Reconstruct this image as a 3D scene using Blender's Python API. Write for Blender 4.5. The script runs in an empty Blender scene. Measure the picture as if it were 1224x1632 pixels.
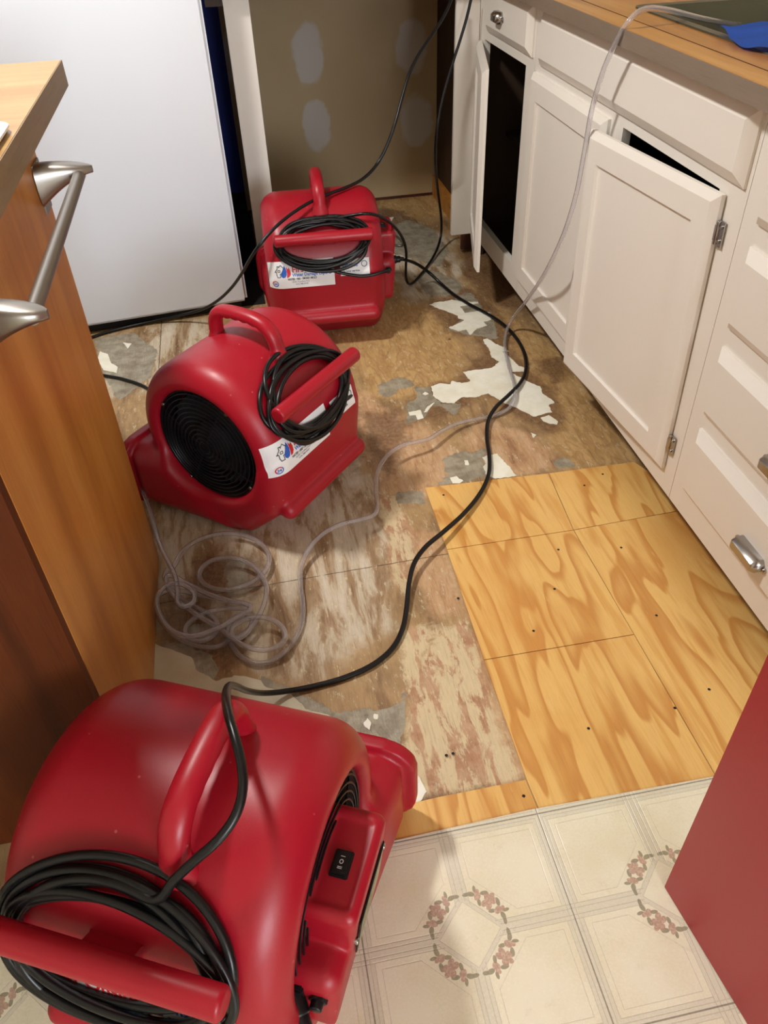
import bpy, bmesh, math, random
import numpy as np
from mathutils import Vector, Matrix
from mathutils.bvhtree import BVHTree

random.seed(7)
rng = np.random.default_rng(7)
scene = bpy.context.scene
COL = scene.collection

# ------------------------------------------------------------------ camera
cam_d = bpy.data.cameras.new('camera')
cam = bpy.data.objects.new('camera', cam_d)
COL.objects.link(cam)
cam_d.sensor_fit = 'VERTICAL'
cam_d.sensor_height = 36.0
cam_d.lens = 27.513
cam_d.clip_start = 0.02
cam.matrix_world = Matrix(((0.98179976, 0.14647092, -0.12089458, 0.0),
                           (-0.1869879, 0.63410119, -0.75030075, 0.0),
                           (-0.03323784, 0.75925092, 0.64994868, 1.183),
                           (0, 0, 0, 1)))
scene.camera = cam

# ------------------------------------------------------------------ world, lamps, exposure
world = bpy.data.worlds.new('room_air')
scene.world = world
world.use_nodes = True
world.node_tree.nodes['Background'].inputs[0].default_value = (0.80, 0.86, 1.0, 1)
world.node_tree.nodes['Background'].inputs[1].default_value = 0.05
scene.view_settings.view_transform = 'Standard'
scene.view_settings.look = 'None'
scene.view_settings.gamma = 1.0
scene.view_settings.use_curve_mapping = False
scene.view_settings.exposure = 0.22

def area(name, loc, target, size, power, color):
    d = bpy.data.lights.new(name, 'AREA')
    d.shape = 'DISK' if isinstance(size, float) else 'RECTANGLE'
    if isinstance(size, float):
        d.size = size
    else:
        d.size, d.size_y = size
    d.energy = power
    d.color = color
    o = bpy.data.objects.new(name, d)
    COL.objects.link(o)
    o.location = loc
    o.rotation_euler = (Vector(target) - Vector(loc)).to_track_quat('-Z', 'Y').to_euler()
    return o

area('kitchen_lamp_light', (-0.52, 1.55, 2.10), (-0.1, 1.6, 0), 0.24, 34, (1.0, 0.965, 0.92))
area('cool_fill_light', (0.85, -3.40, 1.35), (0.0, 2.6, 0.35), (1.1, 1.1), 86, (0.84, 0.91, 1.0))  # added cool fill from behind the camera, no window stands there

# ------------------------------------------------------------------ traced outlines on the floor (metres)
REMNANTS = [
  [(0.567,2.382),(0.591,2.390),(0.620,2.390),(0.650,2.396),(0.680,2.374),(0.733,2.360),(0.729,2.346),(0.684,2.344),(0.665,2.342),(0.667,2.293),(0.683,2.296),(0.720,2.293),(0.743,2.273),(0.736,2.228),(0.707,2.216),(0.712,2.189),(0.675,2.179),(0.644,2.142),(0.640,2.181),(0.614,2.175),(0.592,2.206),(0.612,2.214),(0.651,2.244),(0.637,2.260),(0.639,2.280),(0.615,2.320),(0.589,2.341)],
  [(0.675,2.104),(0.690,2.106),(0.702,2.067),(0.722,2.038),(0.729,2.013),(0.710,2.017),(0.725,1.956),(0.728,1.922),(0.746,1.907),(0.736,1.888),(0.700,1.897),(0.710,1.868),(0.732,1.826),(0.751,1.801),(0.748,1.762),(0.759,1.734),(0.761,1.710),(0.746,1.704),(0.740,1.668),(0.687,1.663),(0.665,1.691),(0.641,1.730),(0.629,1.742),(0.620,1.764),(0.600,1.803),(0.570,1.791),(0.524,1.797),(0.497,1.774),(0.468,1.786),(0.446,1.826),(0.453,1.875),(0.482,1.883),(0.511,1.870),(0.519,1.889),(0.543,1.868),(0.567,1.877),(0.570,1.887),(0.563,1.931),(0.610,1.930),(0.649,1.931),(0.681,1.962),(0.668,1.993),(0.673,2.038)],
  [(0.700,1.650),(0.726,1.658),(0.739,1.623),(0.732,1.611),(0.713,1.620),(0.702,1.632)],
  [(0.363,1.760),(0.397,1.763),(0.397,1.724),(0.380,1.719),(0.380,1.742),(0.362,1.743)],
  [(0.500,1.516),(0.517,1.524),(0.541,1.522),(0.562,1.424),(0.507,1.426),(0.493,1.444),(0.490,1.479),(0.502,1.488)],
  [(0.401,1.454),(0.418,1.458),(0.429,1.436),(0.419,1.427),(0.402,1.432)],
  [(0.405,1.750),(0.418,1.775),(0.444,1.792),(0.435,1.780),(0.413,1.752)],
  [(0.653,1.591),(0.663,1.578),(0.651,1.567)],
  [(0.421,1.842),(0.431,1.852),(0.438,1.838),(0.427,1.834)],
  [(0.453,1.515),(0.461,1.513),(0.459,1.494),(0.451,1.496)],
  [(0.077,0.809),(0.086,0.818),(0.091,0.806),(0.085,0.792),(0.078,0.800)],
  [(0.098,0.822),(0.104,0.821),(0.103,0.812),(0.097,0.813)],
  [(0.138,0.708),(0.150,0.685),(0.156,0.658),(0.145,0.644),(0.126,0.639),(0.122,0.665)],
  [(-0.503,2.327),(-0.478,2.300),(-0.462,2.237),(-0.441,2.212),(-0.442,2.174),(-0.483,2.204),(-0.507,2.268)],
  [(-0.436,2.368),(-0.408,2.353),(-0.418,2.322)],
  [(0.535,3.183),(0.613,3.205),(0.594,3.166),(0.537,3.139)],
  [(0.749,0.892),(0.754,0.887),(0.747,0.882)],
]
VINYL_SHEET = [
  [(-0.309,1.080),(-0.295,1.077),(-0.270,1.061),(-0.221,1.022),(-0.210,0.989),(-0.179,0.962),(-0.142,0.967),(-0.096,0.940),(-0.087,0.922),(-0.047,0.903),(-0.020,0.860),(0.018,0.839),(0.033,0.806),(0.049,0.792),(0.067,0.736),(0.076,0.681),(0.039,0.629),(-0.155,0.684),(-0.363,0.862),(-0.372,0.987)],
]
ADHESIVE = [
  [(0.306,1.921),(0.377,1.951),(0.408,1.917),(0.399,1.888),(0.357,1.878),(0.324,1.846),(0.302,1.871)],
  [(0.407,1.886),(0.453,1.875),(0.446,1.826),(0.467,1.782),(0.516,1.770),(0.481,1.713),(0.455,1.775),(0.430,1.781),(0.401,1.723),(0.347,1.709),(0.368,1.806),(0.399,1.828)],
  [(0.400,1.535),(0.463,1.553),(0.483,1.540),(0.517,1.556),(0.517,1.524),(0.499,1.512),(0.493,1.444),(0.444,1.433),(0.356,1.431),(0.397,1.466)],
  [(0.672,2.419),(0.730,2.441),(0.733,2.360),(0.728,2.277),(0.755,2.284),(0.741,2.194),(0.720,2.086),(0.682,2.120),(0.641,2.143),(0.603,2.178),(0.583,2.196),(0.645,2.245),(0.659,2.394)],
  [(0.261,1.432),(0.326,1.420),(0.320,1.372),(0.257,1.390)],
  [(-0.287,1.087),(-0.226,1.052),(-0.183,1.021),(-0.169,0.966),(-0.211,0.958),(-0.221,0.994),(-0.270,1.047)],
  [(-0.096,0.947),(-0.046,0.916),(-0.013,0.883),(0.034,0.842),(0.084,0.837),(0.135,0.833),(0.166,0.857),(0.145,0.782),(0.121,0.725),(0.104,0.675),(0.058,0.685),(0.049,0.792),(0.017,0.834),(-0.021,0.854),(-0.047,0.897),(-0.093,0.913)],
  [(-0.147,1.276),(-0.110,1.286),(-0.104,1.231),(-0.110,1.173),(-0.145,1.176),(-0.152,1.224)],
  [(-0.232,1.112),(-0.181,1.101),(-0.177,1.063),(-0.232,1.067)],
  [(0.513,3.062),(0.662,3.161),(0.737,3.033),(0.743,2.803),(0.674,2.672),(0.581,2.786),(0.502,2.869)],
  [(0.568,2.617),(0.646,2.652),(0.717,2.523),(0.680,2.429),(0.577,2.456)],
  [(-0.530,2.418),(-0.402,2.429),(-0.327,2.282),(-0.341,2.131),(-0.424,2.010),(-0.480,2.165)],
  [(0.664,1.462),(0.709,1.471),(0.718,1.431),(0.668,1.427)],
]
STAIN = [
  [(0.649,2.455),(0.734,2.478),(0.759,2.382),(0.784,2.196),(0.756,2.053),(0.746,1.985),(0.759,1.872),(0.789,1.771),(0.779,1.696),(0.755,1.610),(0.709,1.569),(0.687,1.591),(0.652,1.635),(0.630,1.695),(0.603,1.777),(0.571,1.795),(0.534,1.756),(0.485,1.730),(0.433,1.688),(0.399,1.714),(0.342,1.683),(0.365,1.816),(0.457,1.894),(0.529,1.897),(0.650,2.009),(0.660,2.126),(0.588,2.169),(0.550,2.365)],
  [(0.179,1.786),(0.237,1.828),(0.222,1.652),(0.179,1.533),(0.141,1.589)],
  [(0.785,1.947),(0.889,1.949),(0.860,1.857),(0.804,1.798),(0.762,1.881)],
  [(0.666,1.476),(0.691,1.478),(0.686,1.452),(0.665,1.449)],
  [(0.804,2.848),(0.913,2.756),(0.885,2.375),(0.881,2.232),(0.796,2.301),(0.741,2.570)],
  [(0.564,3.341),(0.659,3.275),(0.730,3.001),(0.709,2.812),(0.596,2.971),(0.525,3.129)],
  [(-0.272,1.184),(-0.180,1.148),(-0.165,1.097),(-0.106,1.040),(-0.153,0.966),(-0.184,0.973),(-0.275,1.062),(-0.288,1.132)],
  [(-0.201,1.316),(-0.067,1.276),(-0.067,1.188),(-0.099,1.162),(-0.191,1.174),(-0.220,1.239)],
  [(0.113,0.652),(0.176,0.654),(0.179,0.642),(0.157,0.616),(0.101,0.595),(0.089,0.608)],
  [(0.243,1.781),(0.350,1.787),(0.335,1.638),(0.257,1.493),(0.214,1.610)],
]
PLASTER = [
  [(0.205,0.928),(0.261,0.996),(0.322,1.008),(0.306,0.764),(0.315,0.646),(0.248,0.645),(0.174,0.645),(0.133,0.648),(0.131,0.737),(0.171,0.847)],
  [(0.210,1.405),(0.265,1.417),(0.268,1.258),(0.214,1.075),(0.197,1.153),(0.210,1.292)],
  [(0.188,1.012),(0.226,1.021),(0.245,0.983),(0.206,0.913),(0.168,0.834),(0.172,0.935)],
]
ROSY = [
  [(0.288,1.835),(0.421,1.647),(0.449,1.500),(0.345,1.398),(0.296,1.385),(0.210,1.405),(0.214,1.610)],
  [(0.254,1.326),(0.322,1.245),(0.324,1.016),(0.253,1.015),(0.222,1.005),(0.237,1.183)],
  [(0.541,1.709),(0.637,1.624),(0.690,1.443),(0.569,1.420),(0.510,1.486),(0.478,1.604)],
  [(0.335,0.963),(0.317,0.761),(0.321,0.645),(0.268,0.641),(0.231,0.741),(0.239,0.906)],
  [(0.230,1.917),(0.322,1.827),(0.246,1.603),(0.182,1.511)],
]
GREYWASH = [
  [(-0.318,1.984),(0.227,1.500),(0.241,1.264),(0.164,1.018),(0.003,0.927),(-0.110,0.997),(-0.292,1.118)],
  [(-0.064,1.312),(0.194,1.587),(0.238,1.399),(0.179,1.236),(0.039,1.228)],
  [(-0.530,2.418),(-0.169,2.482),(-0.152,2.321),(-0.302,2.049),(-0.460,2.018)],
  [(0.564,3.341),(0.785,2.918),(0.701,2.424),(0.525,2.420),(0.478,2.876)],
  [(0.779,1.273),(0.866,0.830),(0.833,0.776),(0.821,1.264)],
]
OCHRE = [
  [(0.401,2.453),(0.575,2.359),(0.599,2.048),(0.458,1.794),(0.271,1.839),(0.264,2.133),(0.200,2.231)],
  [(0.484,3.527),(0.910,3.401),(0.894,3.132),(0.637,3.168),(0.550,3.268)],
  [(0.769,2.356),(0.890,1.974),(0.883,1.397),(0.685,1.431),(0.709,1.732),(0.709,2.020)],
]
PLY_BOARDS = [
  [(0.332,1.430),(0.638,1.416),(0.621,1.207),(0.330,1.208)],
  [(0.638,1.416),(0.857,1.412),(0.937,1.218),(0.621,1.207)],
  [(0.330,1.208),(0.621,1.207),(0.624,0.896),(0.323,0.898)],
  [(0.323,0.898),(0.624,0.896),(0.626,0.584),(0.324,0.584),(0.321,0.645)],
  [(0.621,1.207),(0.937,1.218),(1.003,0.827),(0.869,0.683),(0.719,0.586),(0.626,0.584)],
  [(0.091,0.642),(0.174,0.645),(0.321,0.645),(0.324,0.584),(0.077,0.584)],
]
HOLES = [
  [(0.458,0.715)],
  [(0.216,0.716)],
  [(0.204,0.715)],
  [(0.308,0.617)],
  [(0.687,0.932)],
  [(0.438,0.946)],
  [(0.566,1.154)],
  [(0.700,1.130)],
  [(0.317,1.062)],
  [(0.517,1.044)],
  [(0.369,1.392)],
  [(0.704,1.351)],
  [(0.763,1.382)],
  [(0.622,0.723)],
  [(0.700,0.747)],
  [(0.144,0.719)],
]
HOSE = [(1.370,1.904,0.800),(1.299,1.972,0.820),(1.074,1.773,0.860),(0.911,1.618,0.905),(0.833,1.602,0.930),(0.802,1.632,0.935),(0.752,1.578,0.928),(0.746,1.599,0.887),(0.749,1.657,0.823),(0.752,1.706,0.755),(0.750,1.690,0.647),(0.745,1.694,0.566),(0.733,1.693,0.482),(0.700,1.717,0.369),(0.808,2.086,0.130),(0.787,2.152,0.050),(0.756,2.142,0.012),(0.722,2.064,0.007),(0.692,1.926,0.012),(0.679,1.811,0.018),(0.665,1.733,0.016),(0.636,1.688,0.009),(0.584,1.678,0.007),(0.530,1.671,0.010),(0.467,1.659,0.020),(0.413,1.616,0.030),(0.375,1.561,0.035),(0.349,1.565,0.040),(0.305,1.569,0.045),(0.253,1.532,0.045),(0.219,1.474,0.040),(0.203,1.405,0.030),(0.207,1.336,0.035),(0.199,1.303,0.040),(0.157,1.300,0.045),(0.108,1.303,0.045),(0.063,1.285,0.040),(0.026,1.248,0.030),(0.003,1.210,0.015),(0.001,1.158,0.008),(0.007,1.111,0.008),(0.002,1.063,0.008),(-0.019,1.019,0.008),(-0.041,0.988,0.010),(-0.076,0.963,0.010),(-0.109,0.969,0.010),(-0.137,0.998,0.010),(-0.155,1.048,0.010),(-0.158,1.090,0.010),(-0.132,1.115,0.010),(-0.100,1.114,0.010),(-0.093,1.088,0.010),(-0.106,1.055,0.010),(-0.131,1.042,0.010),(-0.152,1.059,0.010),(-0.157,1.020,0.016),(-0.174,1.024,0.016),(-0.217,1.033,0.016),(-0.261,1.071,0.016),(-0.293,1.133,0.016),(-0.304,1.186,0.016),(-0.286,1.211,0.016),(-0.244,1.205,0.016),(-0.198,1.169,0.016),(-0.158,1.143,0.016),(-0.107,1.135,0.016),(-0.092,1.119,0.016),(-0.100,1.100,0.022),(-0.139,1.124,0.022),(-0.175,1.123,0.022),(-0.216,1.110,0.022),(-0.242,1.092,0.022),(-0.238,1.055,0.022),(-0.203,1.031,0.022),(-0.168,1.040,0.022),(-0.159,1.079,0.022),(-0.171,1.106,0.022),(-0.207,1.127,0.022),(-0.243,1.166,0.022),(-0.271,1.205,0.022),(-0.284,1.249,0.022),(-0.272,1.267,0.022),(-0.251,1.248,0.022),(-0.252,1.286,0.020),(-0.245,1.313,0.020),(-0.215,1.344,0.020),(-0.175,1.357,0.020),(-0.130,1.355,0.020),(-0.086,1.333,0.020),(-0.054,1.292,0.020),(-0.046,1.246,0.020),(-0.055,1.213,0.020),(-0.086,1.179,0.020),(-0.128,1.165,0.020),(-0.170,1.171,0.020),(-0.200,1.190,0.028),(-0.209,1.219,0.028),(-0.200,1.251,0.028),(-0.171,1.270,0.028),(-0.132,1.267,0.028),(-0.090,1.241,0.028),(-0.065,1.193,0.028),(-0.059,1.145,0.028),(-0.071,1.103,0.028),(-0.092,1.065,0.028),(-0.116,1.029,0.028),(-0.134,1.016,0.028),(-0.142,1.035,0.028),(-0.153,1.055,0.034),(-0.117,1.077,0.034),(-0.082,1.075,0.034),(-0.056,1.061,0.034),(-0.035,1.029,0.034),(-0.032,1.000,0.034),(-0.050,0.981,0.034),(-0.080,0.977,0.034),(-0.117,0.990,0.034),(-0.145,1.030,0.034),(-0.161,1.058,0.040),(-0.195,1.083,0.040),(-0.239,1.129,0.040),(-0.267,1.180,0.040),(-0.277,1.229,0.040),(-0.263,1.239,0.040),(-0.230,1.192,0.040),(-0.185,1.143,0.040),(-0.137,1.113,0.040),(-0.097,1.107,0.040),(-0.080,1.080,0.045),(-0.124,1.081,0.045),(-0.168,1.033,0.050),(-0.219,1.016,0.050),(-0.257,1.047,0.050),(-0.285,1.112,0.050),(-0.291,1.163,0.050),(-0.269,1.197,0.050),(-0.233,1.189,0.050),(-0.197,1.155,0.050),(-0.197,1.111,0.050),(-0.237,1.101,0.050),(-0.248,1.122,0.050),(-0.237,1.157,0.050),(-0.242,1.204,0.050),(-0.257,1.241,0.050),(-0.274,1.280,0.050),(-0.287,1.334,0.050),(-0.296,1.390,0.050),(-0.311,1.466,0.050),(-0.330,1.538,0.050),(-0.363,1.611,0.050),(-0.409,1.662,0.030),(-0.461,1.675,0.010)]
CORD_B1 = [(0.451,2.408,0.160),(0.502,2.454,0.140),(0.549,2.508,0.100),(0.609,2.555,0.040),(0.639,2.530,0.006),(0.656,2.422,0.006),(0.689,2.340,0.006),(0.732,2.267,0.006),(0.762,2.192,0.008),(0.780,2.088,0.008),(0.774,1.981,0.006),(0.747,1.885,0.006),(0.709,1.817,0.010),(0.643,1.745,0.022),(0.581,1.699,0.024),(0.549,1.661,0.014),(0.526,1.581,0.008),(0.517,1.497,0.010),(0.501,1.433,0.012),(0.459,1.368,0.012),(0.398,1.301,0.012),(0.325,1.228,0.030),(0.271,1.197,0.035),(0.240,1.160,0.030),(0.222,1.110,0.018),(0.208,1.050,0.010),(0.192,0.996,0.008),(0.164,0.953,0.006),(0.122,0.923,0.006),(0.059,0.906,0.006),(-0.000,0.900,0.006),(-0.058,0.900,0.008),(-0.097,0.893,0.020),(-0.116,0.843,0.100),(-0.118,0.769,0.220),(-0.109,0.662,0.360),(-0.099,0.557,0.475),(-0.095,0.515,0.494),(-0.086,0.484,0.492),(-0.081,0.458,0.484),(-0.081,0.435,0.470),(-0.090,0.415,0.460),(-0.110,0.401,0.445),(-0.140,0.392,0.430),(-0.172,0.393,0.415)]
CORD_B2 = [(0.701,2.655,0.835),(0.674,2.620,0.789),(0.628,2.600,0.747),(0.569,2.550,0.711),(0.534,2.520,0.670),(0.513,2.500,0.617),(0.485,2.460,0.552),(0.451,2.430,0.494),(0.422,2.476,0.420),(0.366,2.377,0.422),(0.313,2.336,0.420),(0.253,2.310,0.418),(0.204,2.281,0.416),(0.144,2.237,0.405),(0.095,2.200,0.388),(0.060,2.191,0.365),(0.021,2.143,0.345),(-0.000,2.190,0.300),(-0.029,2.237,0.235),(-0.061,2.286,0.180),(-0.107,2.336,0.120),(-0.153,2.386,0.075),(-0.202,2.430,0.045),(-0.257,2.469,0.020),(-0.352,2.485,0.006),(-0.452,2.461,0.006),(-0.529,2.428,0.006),(-0.604,2.391,0.006),(-0.650,2.305,0.006),(-0.583,2.210,0.006),(-0.479,2.166,0.006),(-0.412,2.123,0.006),(-0.365,2.090,0.006),(-0.229,1.952,0.006)]
CORD_B3 = [(0.760,2.660,0.831),(0.747,2.655,0.772),(0.728,2.650,0.725),(0.690,2.640,0.636),(0.660,2.630,0.561),(0.638,2.610,0.476),(0.623,2.560,0.397),(0.706,2.841,0.200),(0.725,2.836,0.120),(0.732,2.852,0.050),(0.708,2.812,0.012),(0.653,2.704,0.006),(0.589,2.608,0.006),(0.542,2.529,0.006),(0.522,2.510,0.010),(0.517,2.534,0.030),(0.508,2.476,0.100),(0.509,2.435,0.170),(0.502,2.440,0.200),(0.466,2.370,0.270),(0.418,2.268,0.340),(0.371,2.204,0.385),(0.335,2.201,0.395)]
ROD = [(0.520,3.099,0.006),(0.546,3.078,0.006),(0.571,3.023,0.006),(0.592,2.950,0.006),(0.597,2.891,0.006),(0.574,2.865,0.006),(0.548,2.904,0.006),(0.521,2.970,0.006),(0.504,3.015,0.006)]


# ------------------------------------------------------------------ shader helpers
class V:
    """a float/vector socket with operators that add Math nodes"""
    def __init__(s, nt, sock): s.nt, s.s = nt, sock
    def m(s, op, *a, clamp=False):
        n = s.nt.nodes.new('ShaderNodeMath'); n.operation = op; n.use_clamp = clamp
        for i, x in enumerate((s,) + a):
            if isinstance(x, V): s.nt.links.new(x.s, n.inputs[i])
            else: n.inputs[i].default_value = x
        return V(s.nt, n.outputs[0])
    def __add__(s, o): return s.m('ADD', o)
    def __radd__(s, o): return s.m('ADD', o)
    def __sub__(s, o): return s.m('SUBTRACT', o)
    def __rsub__(s, o): return (s * -1.0) + o
    def __mul__(s, o): return s.m('MULTIPLY', o)
    def __rmul__(s, o): return s.m('MULTIPLY', o)
    def __truediv__(s, o): return s.m('DIVIDE', o)
    def abs(s): return s.m('ABSOLUTE')
    def max(s, o): return s.m('MAXIMUM', o)
    def min(s, o): return s.m('MINIMUM', o)
    def fract(s): return s.m('FRACT')
    def sin(s): return s.m('SINE')
    def step(s, a, b):
        n = s.nt.nodes.new('ShaderNodeMapRange'); n.interpolation_type = 'SMOOTHSTEP'
        s.nt.links.new(s.s, n.inputs['Value'])
        n.inputs['From Min'].default_value = a; n.inputs['From Max'].default_value = b
        if b < a:
            n.inputs['From Min'].default_value = b; n.inputs['From Max'].default_value = a
            n.inputs['To Min'].default_value = 1; n.inputs['To Max'].default_value = 0
        return V(s.nt, n.outputs[0])

class Mat:
    def __init__(s, name, rough=0.5, color=(0.5, 0.5, 0.5), metallic=0.0, spec=0.5, **kw):
        s.m = bpy.data.materials.new(name); s.m.use_nodes = True
        s.nt = s.m.node_tree; s.b = s.nt.nodes['Principled BSDF']
        s.b.inputs['Base Color'].default_value = (*color, 1)
        s.b.inputs['Roughness'].default_value = rough
        s.b.inputs['Metallic'].default_value = metallic
        s.b.inputs['Specular IOR Level'].default_value = spec
        for k, v in kw.items(): s.b.inputs[k.replace('_', ' ')].default_value = v
    def node(s, t): return s.nt.nodes.new(t)
    def obj(s):
        n = s.node('ShaderNodeTexCoord'); return n.outputs['Object']
    def pos(s):
        n = s.node('ShaderNodeNewGeometry'); return n.outputs['Position']
    def xyz(s, sock):
        n = s.node('ShaderNodeSeparateXYZ'); s.nt.links.new(sock, n.inputs[0])
        return [V(s.nt, o) for o in n.outputs]
    def vec(s, x, y, z=0.0):
        n = s.node('ShaderNodeCombineXYZ')
        for i, a in enumerate((x, y, z)):
            if isinstance(a, V): s.nt.links.new(a.s, n.inputs[i])
            else: n.inputs[i].default_value = a
        return n.outputs[0]
    def attr(s, name):
        n = s.node('ShaderNodeAttribute'); n.attribute_name = name; return V(s.nt, n.outputs['Fac'])
    def map(s, sock, scale=(1, 1, 1), rot=(0, 0, 0), loc=(0, 0, 0)):
        n = s.node('ShaderNodeMapping'); s.nt.links.new(sock, n.inputs[0])
        n.inputs['Scale'].default_value = scale; n.inputs['Rotation'].default_value = rot
        n.inputs['Location'].default_value = loc
        return n.outputs[0]
    def noise(s, sock, scale, detail=4, rough=0.55, dist=0.0):
        n = s.node('ShaderNodeTexNoise'); s.nt.links.new(sock, n.inputs['Vector'])
        n.inputs['Scale'].default_value = scale; n.inputs['Detail'].default_value = detail
        n.inputs['Roughness'].default_value = rough; n.inputs['Distortion'].default_value = dist
        return V(s.nt, n.outputs['Fac'])
    def voro(s, sock, scale, feature='F1'):
        n = s.node('ShaderNodeTexVoronoi'); s.nt.links.new(sock, n.inputs['Vector'])
        n.feature = feature; n.inputs['Scale'].default_value = scale
        return V(s.nt, n.outputs['Distance'])
    def ramp(s, v, stops):
        n = s.node('ShaderNodeValToRGB'); s.nt.links.new(v.s, n.inputs[0])
        e = n.color_ramp.elements
        while len(e) < len(stops): e.new(0.5)
        for i, (p, c) in enumerate(stops):
            e[i].position = p; e[i].color = (*c, 1)
        return n.outputs[0]
    def mix(s, f, a, b, mode='MIX'):
        n = s.node('ShaderNodeMix'); n.data_type = 'RGBA'; n.blend_type = mode
        if isinstance(f, V): s.nt.links.new(f.s, n.inputs[0])
        else: n.inputs[0].default_value = f
        for i, c in ((6, a), (7, b)):
            if isinstance(c, tuple): n.inputs[i].default_value = (*c, 1)
            else: s.nt.links.new(c, n.inputs[i])
        return n.outputs[2]
    def color(s, sock): s.nt.links.new(sock, s.b.inputs['Base Color'])
    def rough(s, v): s.nt.links.new(v.s, s.b.inputs['Roughness'])
    def bump(s, v, strength=0.3, dist=0.002):
        n = s.node('ShaderNodeBump'); s.nt.links.new(v.s, n.inputs['Height'])
        n.inputs['Strength'].default_value = strength; n.inputs['Distance'].default_value = dist
        s.nt.links.new(n.outputs[0], s.b.inputs['Normal'])

def srgb(r, g, b):
    f = lambda c: c / 12.92 if c <= 0.04045 else ((c + 0.055) / 1.055) ** 2.4
    return (f(r / 255), f(g / 255), f(b / 255))

# ------------------------------------------------------------------ materials
M = {}
def simple(name, color, rough=0.5, metallic=0.0, bump=None, **kw):
    a = Mat(name, rough, color, metallic, **kw)
    if bump:
        n = a.noise(a.obj(), bump[0], 3)
        a.bump(n, bump[1], 0.001)
    M[name] = a.m
    return a

a = simple('red_plastic', srgb(159, 16, 35), 0.36, spec=0.42)
n1 = a.noise(a.obj(), 900, 2); n2 = a.noise(a.obj(), 9, 4)
a.bump(n1, 0.12, 0.0006)
a.rough(n2.step(0.3, 0.7) * 0.10 + 0.33)
dust = a.voro(a.obj(), 26).step(0.055, 0.03)
a.color(a.mix(dust * 0.5, srgb(159, 16, 35), srgb(205, 120, 110)))
simple('black_rubber', (0.006, 0.006, 0.0065), 0.30, spec=0.35)
simple('black_plastic', (0.006, 0.006, 0.007), 0.38, spec=0.35)
simple('sticker_white', srgb(238, 238, 240), 0.45)
simple('sticker_blue', srgb(40, 95, 190), 0.4)
simple('sticker_navy', srgb(30, 40, 90), 0.4)
simple('sticker_red', srgb(205, 30, 40), 0.4)
simple('sticker_black', (0.01, 0.01, 0.012), 0.4)
simple('sticker_grey', (0.12, 0.12, 0.13), 0.4)
simple('rating_label', srgb(150, 150, 110), 0.4)
a = simple('cabinet_paint', srgb(232, 226, 217), 0.38, bump=(120, 0.06))
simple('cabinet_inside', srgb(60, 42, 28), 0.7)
a = simple('appliance_white', srgb(216, 220, 228), 0.30, bump=(60, 0.02))
simple('gasket', (0.05, 0.05, 0.055), 0.6)
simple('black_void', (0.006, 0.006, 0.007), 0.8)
simple('chrome', (0.42, 0.41, 0.40), 0.24, 1.0)
simple('steel', (0.10, 0.10, 0.065), 0.30, 0.6)
simple('satin_nickel', (0.33, 0.31, 0.285), 0.36, 1.0)
simple('steel_rod', (0.22, 0.21, 0.20), 0.4, 0.7)
simple('navy_paint', srgb(16, 40, 140), 0.6)
simple('ceiling_paint', srgb(235, 230, 220), 0.8)
simple('wall_paint', srgb(225, 215, 195), 0.8)
simple('lamp_housing', srgb(240, 240, 235), 0.4)
simple('red_paint', srgb(170, 52, 56), 0.42, bump=(300, 0.05))
simple('dish_white', srgb(225, 228, 235), 0.2)
a = simple('blue_cloth', srgb(62, 108, 210), 0.95, bump=(700, 0.8))
a = simple('clear_vinyl', (0.93, 0.92, 0.95), 0.07, Transmission_Weight=0.92, IOR=1.34)

def wood(name, c1, c2, c3, axis, scale=1.0, rough=0.35, stretch=9, fine=1.0):
    a = Mat(name, rough); M[name] = a.m
    st = [stretch] * 3; st[axis] = 1.0
    p = a.map(a.pos(), tuple(st))
    b = a.noise(p, 1.6 * scale, 3, 0.5, 0.6)
    f = a.noise(a.map(a.pos(), tuple(90 if i != axis else 3.5 for i in range(3))), 3 * scale, 4, 0.6)
    c = a.ramp(b, [(0.32, c1), (0.52, c2), (0.70, c3)])
    c = a.mix((f - 0.5).abs() * 1.1 * fine, c, c3, 'MULTIPLY')
    a.color(c); a.bump(f, 0.08, 0.0006)
    return a
wood('panel_wood', srgb(202, 140, 66), srgb(190, 126, 54), srgb(172, 108, 42), 2, rough=0.38)
ew = wood('end_wood', srgb(96, 46, 14), srgb(86, 38, 10), srgb(68, 28, 6), 2, rough=0.55)
ew.b.inputs['Specular IOR Level'].default_value = 0.2
wood('counter_wood', srgb(206, 154, 82), srgb(192, 136, 64), srgb(168, 110, 46), 1, rough=0.30, stretch=14)
wood('counter_wood_left', srgb(184, 150, 94), srgb(176, 138, 80), srgb(164, 124, 66), 0, rough=0.30, stretch=14)
wood('counter_edge', srgb(150, 122, 84), srgb(138, 110, 74), srgb(120, 94, 62), 1, rough=0.45)
wood('counter_edge_grey', srgb(140, 122, 104), srgb(130, 114, 98), srgb(120, 104, 88), 1, rough=0.4, fine=0.5)
wood('dark_wood', srgb(72, 44, 24), srgb(58, 34, 18), srgb(44, 26, 14), 2, rough=0.6)
wood('toe_wood', srgb(112, 58, 34), srgb(90, 44, 26), srgb(70, 34, 20), 1, rough=0.6)

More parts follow.
